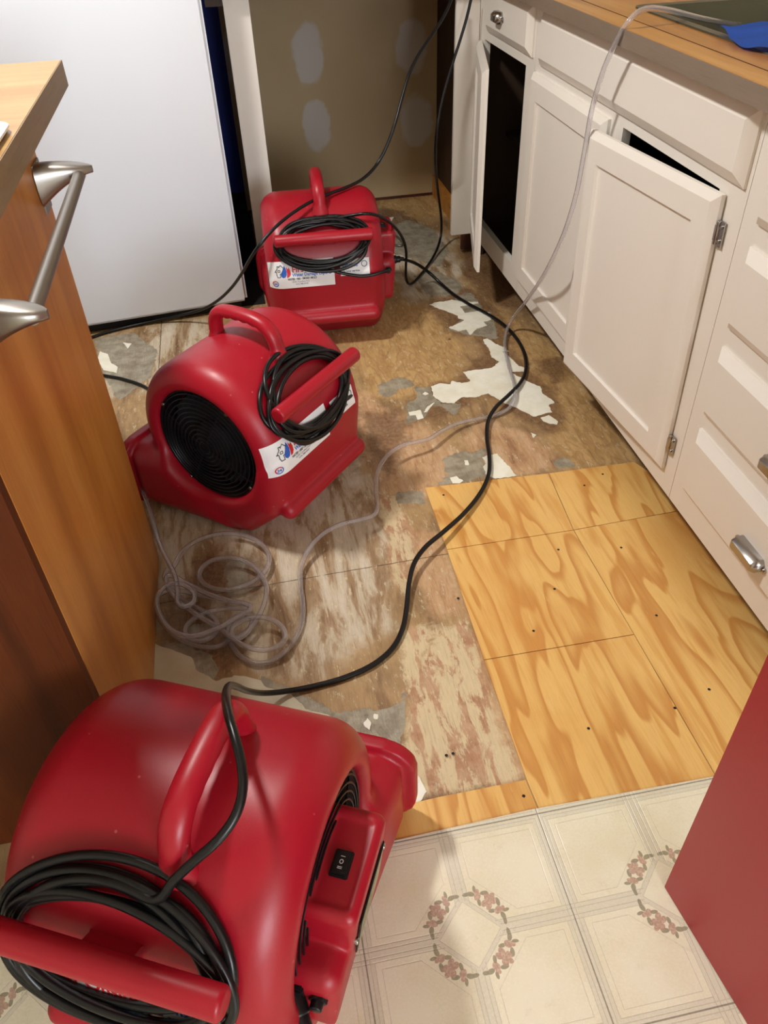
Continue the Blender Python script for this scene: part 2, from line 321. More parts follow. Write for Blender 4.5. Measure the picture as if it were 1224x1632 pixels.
# drywall with joint compound
a = Mat('drywall', 0.85); M['drywall'] = a.m
x, y, z = a.xyz(a.pos())
nn = a.noise(a.pos(), 14, 4); n2 = a.noise(a.pos(), 3, 3)
mud = None
for (cx, cz, rx, rz) in ((0.333, 0.575, 0.056, 0.100), (0.738, 0.572, 0.062, 0.090),
                         (0.347, 0.318, 0.054, 0.090), (0.757, 0.300, 0.066, 0.094), (0.05, 0.57, 0.05, 0.09)):
    d = ((x - cx) / rx) * ((x - cx) / rx) + ((z - cz) / rz) * ((z - cz) / rz) + (nn - 0.5) * 1.7
    k = d.step(1.35, 0.75)
    mud = k if mud is None else mud.max(k)
base = a.mix(n2, srgb(196, 174, 138), srgb(178, 156, 120))
a.color(a.mix(mud * 0.7, base, srgb(204, 200, 198)))
a.bump(mud + nn * 0.2, 0.25, 0.003)

# bare subfloor
a = Mat('subfloor', 0.5); M['subfloor'] = a.m
P_ = a.pos()
x, y, z = a.xyz(P_)
wob = a.noise(P_, 26, 5, 0.65)
wob2 = a.noise(P_, 90, 4, 0.6)
big_n = a.noise(P_, 7, 4, 0.6)
edge = (wob - 0.5) * 0.034 + (wob2 - 0.5) * 0.014
zone = (big_n - 0.5) * 0.16 + (wob - 0.5) * 0.05 + (wob2 - 0.5) * 0.02
def mask(name, w=0.0012, e=edge): return (a.attr(name) + e).step(-w, w)
grain = a.noise(a.map(P_, (110, 8, 1), (0, 0, 0.12)), 1.8, 5, 0.65)
broad = a.noise(a.map(P_, (3.2, 2.4, 1)), 2.0, 4, 0.6)
smear = a.noise(a.map(P_, (13, 2.6, 1), (0, 0, 0.24)), 1.35, 7, 0.66, 0.5)
smear2 = a.noise(a.map(P_, (26, 6.5, 3), (0, 0, 0.16), (3, 5, 1)), 1.5, 6, 0.7, 0.4)
fleck = a.noise(P_, 52, 7, 0.78)
# worn brown veneer
c = a.ramp(broad, [(0.33, srgb(158, 124, 80)), (0.5, srgb(178, 146, 102)), (0.66, srgb(142, 112, 76))])
c = a.mix(smear.step(0.50, 0.64) * 0.6, c, srgb(112, 82, 54))
# ochre veneer with faint cathedral figure
cath = (a.noise(a.map(P_, (7, 2.2, 1), (0, 0, 0.25)), 1.7, 3, 0.5, 0.3) * 11.0).fract()
och = a.mix(cath.step(0.55, 0.95) * cath.step(1.0, 0.96) * 0.4, a.mix(smear2.step(0.4, 0.62), srgb(202, 166, 112), srgb(182, 144, 92)), srgb(140, 104, 60))
c = a.mix(mask('OCHRE', 0.03, zone), c, och)
# pinkish tan veneer layer
ros = a.ramp(smear2, [(0.36, srgb(212, 178, 142)), (0.52, srgb(198, 158, 116)), (0.64, srgb(172, 130, 94)), (0.72, srgb(140, 98, 66))])
c = a.mix(mask('ROSY', 0.02, zone) * 0.9, c, ros)
# grey-white thinset haze with brown smears showing through
gw = a.ramp(smear, [(0.36, srgb(216, 206, 188)), (0.48, srgb(198, 184, 160)), (0.54, srgb(164, 138, 106)), (0.64, srgb(126, 94, 62)), (0.74, srgb(98, 72, 48))])
c = a.mix(mask('GREYWASH', 0.03, zone) * 0.9, c, gw)
# pale scraped plaster
scr = ((x * 0.9 + y * 0.22 + (big_n - 0.5) * 0.05) * 620.0).sin().step(0.3, 0.95) * smear2.step(0.45, 0.60)
plc = a.mix(scr * 0.4, srgb(218, 198, 158), srgb(184, 152, 114))
pl = a.mix(smear2.step(0.49, 0.56), plc, a.mix(wob.step(0.4, 0.6), srgb(196, 158, 124), srgb(178, 132, 98)))
c = a.mix(mask('PLASTER', 0.010, (wob - 0.5) * 0.06 + (wob2 - 0.5) * 0.02) * 0.92, c, pl)
# chalky scratches and specks everywhere
pale = a.noise(a.map(P_, (40, 13, 1), (0, 0, 0.35)), 2.0, 6, 0.75).step(0.57, 0.63)
c = a.mix(pale * 0.65, c, srgb(226, 210, 176))
# brown water stain
st = mask('STAIN', 0.022, (wob - 0.5) * 0.09 + (wob2 - 0.5) * 0.05)
stc = a.mix(wob2.step(0.4, 0.6), srgb(84, 54, 34), srgb(128, 92, 60))
c = a.mix(st * 0.72, c, stc)
# grey adhesive
ad = mask('ADHESIVE', 0.0018)
adc = a.mix(wob.step(0.35, 0.65), srgb(172, 166, 148), srgb(138, 130, 112))
c = a.mix(ad * 0.9, c, adc)
dirt = fleck.step(0.60, 0.70)
c = a.mix(dirt * 0.6, c, srgb(76, 52, 34))
knot = a.voro(a.map(P_, (1, 1, 1), (0, 0, 0), (0.3, 0.1, 0)), 7.5)
c = a.mix((knot + (wob2 - 0.5) * 0.08).step(0.045, 0.025) * 0.75, c, srgb(70, 44, 28))
# joints between the sheets
jw = (wob2 - 0.5) * 0.004
j1 = (y + x * -0.02 - 1.19 + jw).abs().step(0.0016, 0.0006) * x.step(0.42, 0.40) * wob.step(0.38, 0.46)
j1 = j1.max((x + 0.318 + jw).abs().step(0.0022, 0.0008) * y.step(1.9, 1.95))
j1 = j1.max((y - 1.985 + jw).abs().step(0.0012, 0.0004) * 0.5 * wob.step(0.40, 0.48))
c = a.mix((j1 * 0.8).min(1.0), c, srgb(58, 40, 26))
c = a.mix((grain - 0.5).abs() * 1.3, c, srgb(120, 90, 56), 'MULTIPLY')
a.color(c)
a.rough(0.60 - ad * 0.15 + (fleck - 0.5) * 0.4)
a.bump(fleck * 0.6 + grain * 0.5 + ad * 0.5 + st * -0.3 + scr * 0.15 + pale * 0.3, 0.55, 0.0024)

# newer plywood patch
a = Mat('plywood', 0.35); M['plywood'] = a.m
P_ = a.pos()
seed = a.attr('seed')
x, y, z = a.xyz(P_)
pv = a.vec(x + y * 0.03, y, seed * 3.7)
ctr = a.noise(a.map(pv, (6.0, 1.15, 1)), 1.25, 3, 0.42, 0.3)
band = (ctr * 9.0).fract()
gr = a.noise(a.map(pv, (130, 5, 1)), 2.2, 3, 0.6)
gr2 = a.noise(a.map(pv, (40, 3, 1)), 1.2, 3, 0.55)
tint = a.noise(pv, 3.2, 3)
late = band.step(0.40, 0.88) * band.step(1.0, 0.90)
c = a.mix(late * 0.72, srgb(234, 190, 114), srgb(194, 126, 54))
c = a.mix(gr2.step(0.50, 0.68) * 0.5, c, srgb(208, 146, 68))
c = a.mix(tint.step(0.45, 0.72) * 0.45, c, srgb(214, 150, 76))
c = a.mix((gr - 0.5).abs() * 0.7, c, srgb(180, 110, 50), 'MULTIPLY')
spot = (a.voro(P_, 9.0) + (gr2 - 0.5) * 0.03).step(0.050, 0.030)
c = a.mix(spot * 0.7, c, srgb(96, 58, 30))
pm = a.noise(a.map(P_, (20, 4, 1)), 2, 5, 0.7).step(0.62, 0.70)
c = a.mix(pm * 0.35, c, srgb(240, 205, 140))
dim = (a.attr('worn') + (gr2 - 0.5) * 0.05).step(-0.01, 0.03)
c = a.mix(dim * 0.4, c, srgb(196, 150, 96))
a.color(c); a.rough(gr2 * 0.25 + 0.26)
a.bump(gr * 0.5 + late * 0.2, 0.18, 0.001)

# remnant of cream sheet vinyl
a = Mat('old_vinyl', 0.45); M['old_vinyl'] = a.m
n = a.noise(a.pos(), 20, 5); n2 = a.noise(a.pos(), 120, 3)
c = a.mix(n.step(0.35, 0.7), srgb(244, 242, 228), srgb(232, 228, 208))
c = a.mix(n2.step(0.66, 0.74) * 0.4, c, srgb(170, 156, 128))
a.color(c)
a = Mat('old_vinyl_sheet', 0.42); M['old_vinyl_sheet'] = a.m
n = a.noise(a.pos(), 9, 4); n2 = a.noise(a.pos(), 90, 3)
c = a.mix(n.step(0.35, 0.7), srgb(206, 198, 172), srgb(190, 180, 152))
c = a.mix(n2.step(0.66, 0.74) * 0.3, c, srgb(160, 146, 118))
a.color(c)

# embossed vinyl tile with floral corners
a = Mat('vinyl_tile', 0.22); M['vinyl_tile'] = a.m
x, y, z = a.xyz(a.pos())
T = 0.3048
fx = ((x - 0.0145) / T).fract() * T
fy = ((y - (0.583 - 2 * T)) / T).fract() * T
u = (fx - T / 2).abs(); v = (fy - T / 2).abs()
mx = u.max(v); mn = u.min(v); sm = u + v
joint = mx.step(T / 2 - 0.0016, T / 2 - 0.0004)
def line(d, pos, w=0.0009): return (d - pos).abs().step(w, w * 0.35)
out_d = sm.step(0.049, 0.051)                      # outside the little centre diamond
L = line(mn, 0.0045) * out_d
L = L.max(line(mn, 0.0105) * out_d)
L = L.max(line(sm, 0.045) )
L = L.max(line(sm, 0.054) * (mn.step(0.003, 0.005)))
inb = (T / 2 - mx)
L = L.max(line(inb, 0.006)); L = L.max(line(inb, 0.012) * mn.step(0.009, 0.011))
frame = line(inb, 0.021) * mn.step(0.019, 0.021)
frame = frame.max(line(mn, 0.020) * sm.step(0.094, 0.096) * inb.step(0.020, 0.022))
frame = frame.max(line(sm, 0.096) * mn.step(0.018, 0.020))
marb = a.noise(a.pos(), 11, 4); grit = a.noise(a.pos(), 260, 2)
c = a.mix(marb.step(0.35, 0.7), srgb(238, 232, 208), srgb(230, 221, 192))
bandm = (mn.step(0.0115, 0.0095) * out_d).max(inb.step(0.013, 0.011)).max(sm.step(0.055, 0.053) * sm.step(0.044, 0.046))
c = a.mix(bandm * 0.45, c, srgb(206, 200, 184))
c = a.mix(L * 0.45, c, srgb(184, 176, 156))
c = a.mix(frame * 0.45, c, srgb(194, 186, 168))
# floral spray along the cut corner, p across, q along
p = ((sm * 0.7071) - 0.0545) / 1.32; q = (u - v) * 0.7071 / 0.98
def blob(q0, p0, rq, rp, ang=0.0):
    ca, sa = math.cos(ang), math.sin(ang)
    dq = q - q0; dp = p - p0
    aa = (dq * ca + dp * sa) / rq; bb = (dp * ca - dq * sa) / rp
    return (aa * aa + bb * bb).step(1.15, 0.75)
pk = None
for (q0, p0, r) in ((0, 0, .0060), (.0062, .0030, .0042), (-.0062, .0030, .0042), (.0040, -.0054, .0042), (-.0040, -.0054, .0042), (0, .0066, .0038),
                    (.0175, -.0030, .0048), (.0215, .0010, .0034), (-.0175, -.0030, .0048), (-.0215, .0010, .0034)):
    k = blob(q0, p0, r, r); pk = k if pk is None else pk.max(k)
lf = None
for (q0, p0, rq, rp, an) in ((.0115, .0045, .0058, .0027, -.5), (-.0115, .0045, .0058, .0027, .5), (.0110, -.0075, .0052, .0024, .5), (-.0110, -.0075, .0052, .0024, -.5),
                             (.0275, -.0050, .0058, .0028, -.3), (-.0275, -.0050, .0058, .0028, .3), (.0330, -.0085, .0050, .0024, -.6), (-.0330, -.0085, .0050, .0024, .6),
                             (.0270, .0020, .0045, .0022, .7), (-.0270, .0020, .0045, .0022, -.7)):
    k = blob(q0, p0, rq, rp, an); lf = k if lf is None else lf.max(k)
inner = a.noise(a.pos(), 420, 2).step(0.35, 0.55)
c = a.mix(lf * 0.85, c, srgb(146, 138, 112))
c = a.mix(pk * 0.9, c, a.mix(inner, srgb(206, 176, 156), srgb(184, 148, 130)))
smud = a.noise(a.pos(), 30, 5, 0.7).step(0.60, 0.72)
c = a.mix(smud * 0.16, c, srgb(150, 132, 100))
c = a.mix(joint * 0.75, c, srgb(110, 104, 92))
a.color(c)
a.rough(grit * 0.12 + 0.16 + marb * 0.1)
a.bump(L * -1.0 + frame * -0.6 + joint * -1.2 + grit * 0.12 + pk * 0.5 + lf * 0.5, 0.35, 0.0012)

# ------------------------------------------------------------------ object helpers
def link_mesh(name, me, mat=None, parent=None, smooth=False):
    if mat is not None and len(me.materials) == 0: me.materials.append(M[mat] if isinstance(mat, str) else mat)
    if smooth:
        me.polygons.foreach_set('use_smooth', [True] * len(me.polygons))
    o = bpy.data.objects.new(name, me); COL.objects.link(o)
    if parent: o.parent = parent
    return o
def obj(name, bm, mat, parent=None, smooth=False, bevel=0.0, seg=2):
    if bevel:
        es = [e for e in bm.edges if len(e.link_faces) == 2 and e.calc_face_angle(0) > 0.5]
        bmesh.ops.bevel(bm, geom=es, offset=bevel, segments=seg, affect='EDGES', clamp_overlap=True)
    bmesh.ops.recalc_face_normals(bm, faces=bm.faces)
    me = bpy.data.meshes.new(name); bm.to_mesh(me); bm.free()
    o = link_mesh(name, me, mat, parent, False)
    if smooth:
        me.polygons.foreach_set('use_smooth', [True] * len(me.polygons))
        try: me.set_sharp_from_angle(angle=math.radians(40))
        except Exception: pass
    return o
def empty(name, loc=(0, 0, 0), rz=0.0):
    o = bpy.data.objects.new(name, None); COL.objects.link(o)
    o.location = loc; o.rotation_euler = (0, 0, rz); o.empty_display_size = 0.05
    return o
def tag(o, label=None, cat=None, group=None, kind=None):
    if label: o['label'] = label
    if cat: o['category'] = cat
    if group: o['group'] = group
    if kind: o['kind'] = kind
    return o
def struct(o): o['kind'] = 'structure'; return o
def box(bm, x0, x1, y0, y1, z0, z1):
    r = bmesh.ops.create_cube(bm, size=1)
    for v in r['verts']:
        v.co = ((x0 + x1) / 2 + v.co.x * (x1 - x0), (y0 + y1) / 2 + v.co.y * (y1 - y0), (z0 + z1) / 2 + v.co.z * (z1 - z0))
    return r['verts']
def bx(*a):
    bm = bmesh.new(); box(bm, *a); return bm
def rings(bm, loops, cap0=True, cap1=True, closed=True):
    """skin a list of equal-length vertex loops"""
    L = [[bm.verts.new(p) for p in l] for l in loops]
    n = len(L[0])
    for i in range(len(L) - 1):
        for j in range(n if closed else n - 1):
            k = (j + 1) % n
            bm.faces.new((L[i][j], L[i][k], L[i + 1][k], L[i + 1][j]))
    if cap0: bm.faces.new(L[0][::-1])
    if cap1: bm.faces.new(L[-1])
    return L
def smooth_path(pts, step=0.006, it=2):
    """centripetal-like Catmull-Rom resampled evenly"""
    P = np.array([tuple(p) for p in pts], float)
    keep = [0] + [i for i in range(1, len(P)) if np.linalg.norm(P[i] - P[i - 1]) > 1e-4]
    P = P[keep]
    for _ in range(it):
        Q = P.copy(); Q[1:-1] = P[1:-1] * 0.6 + (P[:-2] + P[2:]) * 0.2; P = Q
    E = np.vstack([2 * P[0] - P[1], P, 2 * P[-1] - P[-2]])
    out = []
    for i in range(1, len(E) - 2):
        p0, p1, p2, p3 = E[i - 1:i + 3]
        n = max(2, int(np.linalg.norm(p2 - p1) / step))
        for t in np.arange(n) / n:
            out.append(0.5 * ((2 * p1) + (-p0 + p2) * t + (2 * p0 - 5 * p1 + 4 * p2 - p3) * t * t + (-p0 + 3 * p1 - 3 * p2 + p3) * t ** 3))
    out.append(E[-2])
    return np.array(out)
def tube(bm, path, r, n=10, caps=True, rfun=None):
    P = np.asarray(path, float)
    T = np.gradient(P, axis=0); T /= np.linalg.norm(T, axis=1)[:, None] + 1e-12
    N = np.cross(T[0], [0, 0, 1.0])
    if np.linalg.norm(N) < 1e-3: N = np.cross(T[0], [1.0, 0, 0])
    N /= np.linalg.norm(N)
    loops = []
    for i in range(len(P)):
        N = N - T[i] * np.dot(N, T[i]); N /= np.linalg.norm(N) + 1e-12
        B = np.cross(T[i], N)
        rr = r if rfun is None else rfun(i / (len(P) - 1))
        loops.append([P[i] + (N * math.cos(a) + B * math.sin(a)) * rr for a in np.arange(n) * 2 * math.pi / n])
    rings(bm, loops, caps, caps)
def cyl(bm, p0, p1, r, n=24, r2=None, round_=0.0):
    p0 = np.array(p0, float); p1 = np.array(p1, float); r2 = r if r2 is None else r2
    d = p1 - p0; Ln = np.linalg.norm(d); d /= Ln
    if round_ > 0:
        ts = [(0, r - round_)] + [(round_ * (1 - math.cos(t)), r - round_ + round_ * math.sin(t)) for t in np.linspace(0.35, math.pi / 2, 5)]
        pr = ts + [(Ln - a, b) for a, b in ts[::-1]]
    else: pr = [(0, r), (Ln, r2)]
    N = np.cross(d, [0, 0, 1.0])
    if np.linalg.norm(N) < 1e-3: N = np.cross(d, [1.0, 0, 0])
    N /= np.linalg.norm(N); B = np.cross(d, N)
    rings(bm, [[p0 + d * t + (N * math.cos(a) + B * math.sin(a)) * q for a in np.arange(n) * 2 * math.pi / n] for t, q in pr])
def prism(bm, poly, z0, z1):
    b = [bm.verts.new((x, y, z0)) for x, y in poly]; t = [bm.verts.new((x, y, z1)) for x, y in poly]
    bm.faces.new(b[::-1]); bm.faces.new(t)
    for i in range(len(b)):
        k = (i + 1) % len(b); bm.faces.new((b[i], b[k], t[k], t[i]))
def poly_sdf(poly, X, Y):
    """signed distance, positive inside"""
    P = np.array(poly); Q = np.roll(P, -1, axis=0)
    d2 = np.full(X.shape, 1e9); ins = np.zeros(X.shape, bool)
    for (ax, ay), (bx_, by) in zip(P, Q):
        ex, ey = bx_ - ax, by - ay
        t = np.clip(((X - ax) * ex + (Y - ay) * ey) / (ex * ex + ey * ey + 1e-12), 0, 1)
        d2 = np.minimum(d2, (X - ax - t * ex) ** 2 + (Y - ay - t * ey) ** 2)
        c = (ay > Y) != (by > Y)
        xi = (bx_ - ax) * (Y - ay) / (by - ay + 1e-12) + ax
        ins ^= c & (X < xi)
    return np.where(ins, 1, -1) * np.sqrt(d2)
def ragged(poly, amp=0.003, step=0.003):
    P = np.array(poly); out = []; pts = []; nr = []
    for i in range(len(P)):
        a_, b_ = P[i], P[(i + 1) % len(P)]
        L = np.linalg.norm(b_ - a_); n = max(1, int(L / step)); d_ = (b_ - a_) / max(L, 1e-9)
        for t in range(n):
            pts.append(a_ + (b_ - a_) * t / n); nr.append((-d_[1], d_[0]))
    pts = np.array(pts); nr = np.array(nr); n = len(pts)
    w = rng.normal(0, 1, n); w1 = (w + np.roll(w, 1) + np.roll(w, 2)) / 1.7
    v = rng.normal(0, 1, n); k = np.ones(9) / 3.0; v1 = np.convolve(np.r_[v, v, v], k, 'same')[n:2 * n]
    q = pts + nr * ((w1 * 0.45 + v1 * 0.75) * amp * 0.6)[:, None]
    return [tuple(p) for p in q]

# ================================================================== THE ROOM
X0, X1, Y0, Y1, ZC = -2.1, 1.50, -3.6, 3.42, 2.24

# bare subfloor: outlines of what is glued on it stored as distances, ragged in the shader
def grid(name, x0, x1, y0, y1, step, z, mat, attrs):
    nx = int((x1 - x0) / step) + 1; ny = int((y1 - y0) / step) + 1
    xs = np.linspace(x0, x1, nx); ys = np.linspace(y0, y1, ny)
    XX, YY = np.meshgrid(xs, ys)
    co = np.stack([XX.ravel(), YY.ravel(), np.full(XX.size, z)], 1)
    i = np.arange((ny - 1) * (nx - 1)); r = i // (nx - 1); q = i % (nx - 1); a_ = r * nx + q
    faces = np.stack([a_, a_ + 1, a_ + nx + 1, a_ + nx], 1)
    me = bpy.data.meshes.new(name)
    me.from_pydata(co.tolist(), [], faces.tolist())
    for k, polys in attrs.items():
        d = np.full(XX.shape, -9.0)
        for p in polys: d = np.maximum(d, poly_sdf(p, XX, YY))
        at = me.attributes.new(k, 'FLOAT', 'POINT')
        at.data.foreach_set('value', np.clip(d, -0.12, 0.12).ravel().astype(np.float32))
    return link_mesh(name, me, mat)
fl_ = struct(grid('floor', -1.30, 1.50, 0.40, 3.42, 0.0125, 0.0, 'subfloor',
                  dict(STAIN=STAIN, ADHESIVE=ADHESIVE, PLASTER=PLASTER, ROSY=ROSY, GREYWASH=GREYWASH, OCHRE=OCHRE)))
# sub-floor slab below everything, out to the walls
s_ = struct(obj('floor', bx(X0, X1, Y0, Y1 + 0.1, -0.06, -0.004), 'dark_wood'))

# newer plywood pieces let into the floor
bm = bmesh.new(); seeds = []; worn = []
for k, p in enumerate(PLY_BOARDS):
    P = np.array(p); c0 = P.mean(0)
    q = []
    for i in range(len(P)):                       # shrink by a hair so joints show
        v0 = P[i] - P[i - 1]; v1 = P[(i + 1) % len(P)] - P[i]
        n0 = np.array([-v0[1], v0[0]]) / np.linalg.norm(v0); n1 = np.array([-v1[1], v1[0]]) / np.linalg.norm(v1)
        area_s = sum(P[j][0] * P[(j + 1) % len(P)][1] - P[(j + 1) % len(P)][0] * P[j][1] for j in range(len(P)))
        s = 1 if area_s > 0 else -1
        n = (n0 + n1); n /= np.linalg.norm(n)
        q.append(tuple(P[i] + n * s * 0.0014))
    nb = len(bm.faces)
    prism(bm, q, -0.002, 0.0022)
    seeds += [k] * (len(bm.faces) - nb)
me = bpy.data.meshes.new('floor'); bm.to_mesh(me); bm.free()
at = me.attributes.new('seed', 'FLOAT', 'FACE'); at.data.foreach_set('value', np.array([(0, 0, 0, 0, 1.0, 0.4)[s] for s in seeds], np.float32))
at = me.attributes.new('worn', 'FLOAT', 'POINT')
vv = np.array([v.co for v in me.vertices])
at.data.foreach_set('value', np.full(len(vv), -0.1, np.float32))
struct(link_mesh('floor', me, 'plywood'))
bm = bmesh.new()
for (p,) in HOLES:
    x_, y_ = p[0], p[1]
    bmesh.ops.create_circle(bm, cap_ends=True, segments=10, radius=0.0028, matrix=Matrix.Translation((x_, y_, 0.0026)))
nails = obj('screw_holes', bm, 'black_void'); struct(nails); nails.name = 'trim_1'

# vinyl tile floor with its cut edge against the plywood
bm = bmesh.new()
prism(bm, [(-2.05, -3.55), (1.45, -3.55), (1.45, 0.574), (0.90, 0.577), (0.618, 0.586), (0.309, 0.592), (0.079, 0.586), (-0.06, 0.590), (-0.30, 0.600), (-1.30, 0.600)], -0.003, 0.0034)
struct(obj('floor', bm, 'vinyl_tile'))
# old sheet vinyl still glued down left of the plywood
for k, p in enumerate(VINYL_SHEET):
    bm = bmesh.new(); prism(bm, ragged(p, 0.0035, 0.006), 0.0002, 0.0018)
    tag(obj('sheet_vinyl', bm, 'old_vinyl_sheet'), 'torn piece of old cream sheet vinyl still glued down behind the nearest red blower', 'vinyl flooring')
big = ['jagged white vinyl remnant left on the bare subfloor near the far cupboard doors',
       'largest white vinyl remnant, sprawling under the black cord and clear hose',
       'small white vinyl sliver at the right tip of the largest remnant',
       'small square white vinyl scrap left of the largest remnant',
       'white triangular vinyl remnant at the top edge of the new plywood',
       'small white vinyl scrap just above the left corner of the new plywood']
for k, p in enumerate(REMNANTS):
    bm = bmesh.new(); prism(bm, ragged(p, 0.0026 if k < 6 and k not in (2, 3) else 0.0012, 0.003), 0.0002, 0.0014)
    o = obj('vinyl_remnant', bm, 'old_vinyl')
    if k < 6: tag(o, big[k], 'flooring remnant')
    else:
        small = {6: 'thin curved white vinyl flake left of the largest remnant', 7: 'tiny white flake under the cupboards, below the largest remnant',
                 8: 'tiny white flake above the small square vinyl scrap', 9: 'tiny white fleck on the grey adhesive above the plywood',
                 10: 'white vinyl fleck on the dark adhesive behind the nearest blower', 11: 'very small white fleck beside a larger one on dark adhesive',
                 12: 'white plaster blob beside the outlet lip of the nearest blower', 13: 'cream vinyl scrap in front of the refrigerator at the wooden panel',
                 14: 'tiny cream chip in front of the refrigerator', 15: 'small white scrap on the floor right of the farthest blower'}
        if k in small: tag(o, small[k], 'flooring remnant')
        else: bpy.data.objects.remove(o)

struct(obj('floor', bx(-1.20, 0.030, 2.53, Y1, 0.0002, 0.0016), 'black_void'))  # shade of the refrigerator gap put in as a black floor sheet
# walls and ceiling
struct(obj('wall_back', bx(0.02, 1.02, Y1, Y1 + 0.1, 0.012, ZC), 'drywall'))
struct(obj('wall_back', bx(1.02, X1, Y1, Y1 + 0.1, -0.004, ZC), 'wall_paint'))
struct(obj('wall_back', bx(X0, 0.02, Y1, Y1 + 0.1, 0.09, ZC), 'navy_paint'))
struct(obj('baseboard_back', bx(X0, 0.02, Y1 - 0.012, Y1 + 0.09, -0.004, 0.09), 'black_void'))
struct(obj('trim_2', bx(0.02, 1.02, Y1 + 0.004, Y1 + 0.09, -0.004, 0.012), 'toe_wood'))
struct(obj('wall_right', bx(X1, X1 + 0.1, Y0, Y1 + 0.1, -0.004, ZC), 'wall_paint'))
struct(obj('wall_left', bx(X0 - 0.1, X0, Y0, Y1 + 0.1, -0.004, ZC), 'wall_paint'))
struct(obj('wall_front', bx(X0, X1, Y0 - 0.1, Y0, -0.004, ZC), 'wall_paint'))
struct(obj('ceiling', bx(X0 - 0.1, X1 + 0.1, Y0 - 0.1, Y1 + 0.1, ZC, ZC + 0.08), 'ceiling_paint'))

# ================================================================== CABINETS ALONG THE RIGHT
FF = 0.805          # face-frame plane
DF = 0.787          # plane of the door and drawer faces
BK = 1.40           # back of the cabinets
CT, CB = 0.900, 0.870   # countertop top / underside

def profile_panel(bm, y0, y1, z0, z1, prof, xb=0.0):
    """a slab facing -x built of nested rectangles: prof = [(inset, height)]"""
    loops = []
    for ins, h in prof:
        a, b, c_, d = y0 + ins, y1 - ins, z0 + ins, z1 - ins
        loops.append([(xb - h, a, c_), (xb - h, a, d), (xb - h, b, d), (xb - h, b, c_)])
    rings(bm, loops)
DOORP = [(0, 0), (0, 0.008), (0.0135, 0.0185), (0.058, 0.0185), (0.0605, 0.0125), (0.064, 0.0115)]
DRAWP = [(0, 0), (0, 0.005), (0.021, 0.0185)]

def hinge(parent, x, y, z, label=None):
    """surface hinge: barrel, frame leaf and door leaf, wide side in y"""
    bm = bmesh.new()
    cyl(bm, (x, y, z - 0.020), (x, y, z + 0.020), 0.0035, 12, round_=0.001)
    box(bm, x + 0.0005, x + 0.003, y - 0.016, y, z - 0.022, z + 0.022)
    box(bm, x - 0.0035, x + 0.001, y, y + 0.008, z - 0.013, z + 0.013)
    cyl(bm, (x, y - 0.010, z + 0.012), (x - 0.0022, y - 0.010, z + 0.012), 0.003, 10)
    cyl(bm, (x, y - 0.010, z - 0.012), (x - 0.0022, y - 0.010, z - 0.012), 0.003, 10)
    o = obj('hinge', bm, 'chrome', parent, True)
    return o

def pull(parent, x, y, z, L=0.094):
    """cup pull: faceted trough with two screw ears"""
    bm = bmesh.new()
    hw, hh, d = L * 0.36, 0.0145, 0.022
    sec = lambda yy, s: [(x, yy, z + hh * s), (x - d * 0.55 * s, yy, z + hh * s), (x - d * s, yy, z + hh * 0.45 * s), (x - d * s, yy, z - hh * 0.6 * s), (x - d * 0.6 * s, yy, z - hh * s), (x, yy, z - hh * s)]
    rings(bm, [sec(y - hw - 0.006, 0.45), sec(y - hw, 0.92), sec(y - hw + 0.004, 1.0), sec(y + hw - 0.004, 1.0), sec(y + hw, 0.92), sec(y + hw + 0.006, 0.45)])
    for s in (-1, 1):
        cyl(bm, (x, y + s * (hw + 0.008), z - 0.002), (x - 0.0028, y + s * (hw + 0.008), z - 0.002), 0.0065, 16)
        cyl(bm, (x, y + s * (hw + 0.008), z - 0.002), (x - 0.0050, y + s * (hw + 0.008), z - 0.002), 0.0030, 12)
    o = obj('drawer_pull', bm, 'chrome', parent, True)
    return o

def carcass(name, y0, y1, label, openings, shelf=True):
    root = empty(name, (1.10, (y0 + y1) / 2, 0))
    tag(root, label, 'cabinet')
    inv = root.location
    def put(o):
        o.data.transform(Matrix.Translation(-inv)); o.parent = root; return o
    bm = bmesh.new(); t = 0.016
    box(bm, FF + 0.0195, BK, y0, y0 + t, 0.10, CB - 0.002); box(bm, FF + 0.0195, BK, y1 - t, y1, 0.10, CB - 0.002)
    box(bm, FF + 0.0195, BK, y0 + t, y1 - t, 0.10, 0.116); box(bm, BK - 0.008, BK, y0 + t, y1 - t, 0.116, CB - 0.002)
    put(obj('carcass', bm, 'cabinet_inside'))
    bm = bmesh.new()
    # face frame cut into strips around the openings
    ys = sorted({y0, y1, *[o[0] for o in openings], *[o[1] for o in openings]})
    zs = sorted({0.098, CB - 0.002, *[o[2] for o in openings], *[o[3] for o in openings]})
    for i in range(len(ys) - 1):
        runs = []
        for j in range(len(zs) - 1):
            ym, zm = (ys[i] + ys[i + 1]) / 2, (zs[j] + zs[j + 1]) / 2
            if not any(o[0] < ym < o[1] and o[2] < zm < o[3] for o in openings):
                if runs and runs[-1][1] == zs[j]: runs[-1][1] = zs[j + 1]
                else: runs.append([zs[j], zs[j + 1]])
        for a, b in runs: box(bm, FF, FF + 0.019, ys[i], ys[i + 1], a, b)
    put(obj('face_frame', bm, 'cabinet_paint'))
    put(obj('toe_kick', bx(FF + 0.075, FF + 0.09, y0, y1, 0.0035, 0.10), 'toe_wood'))
    return root, put

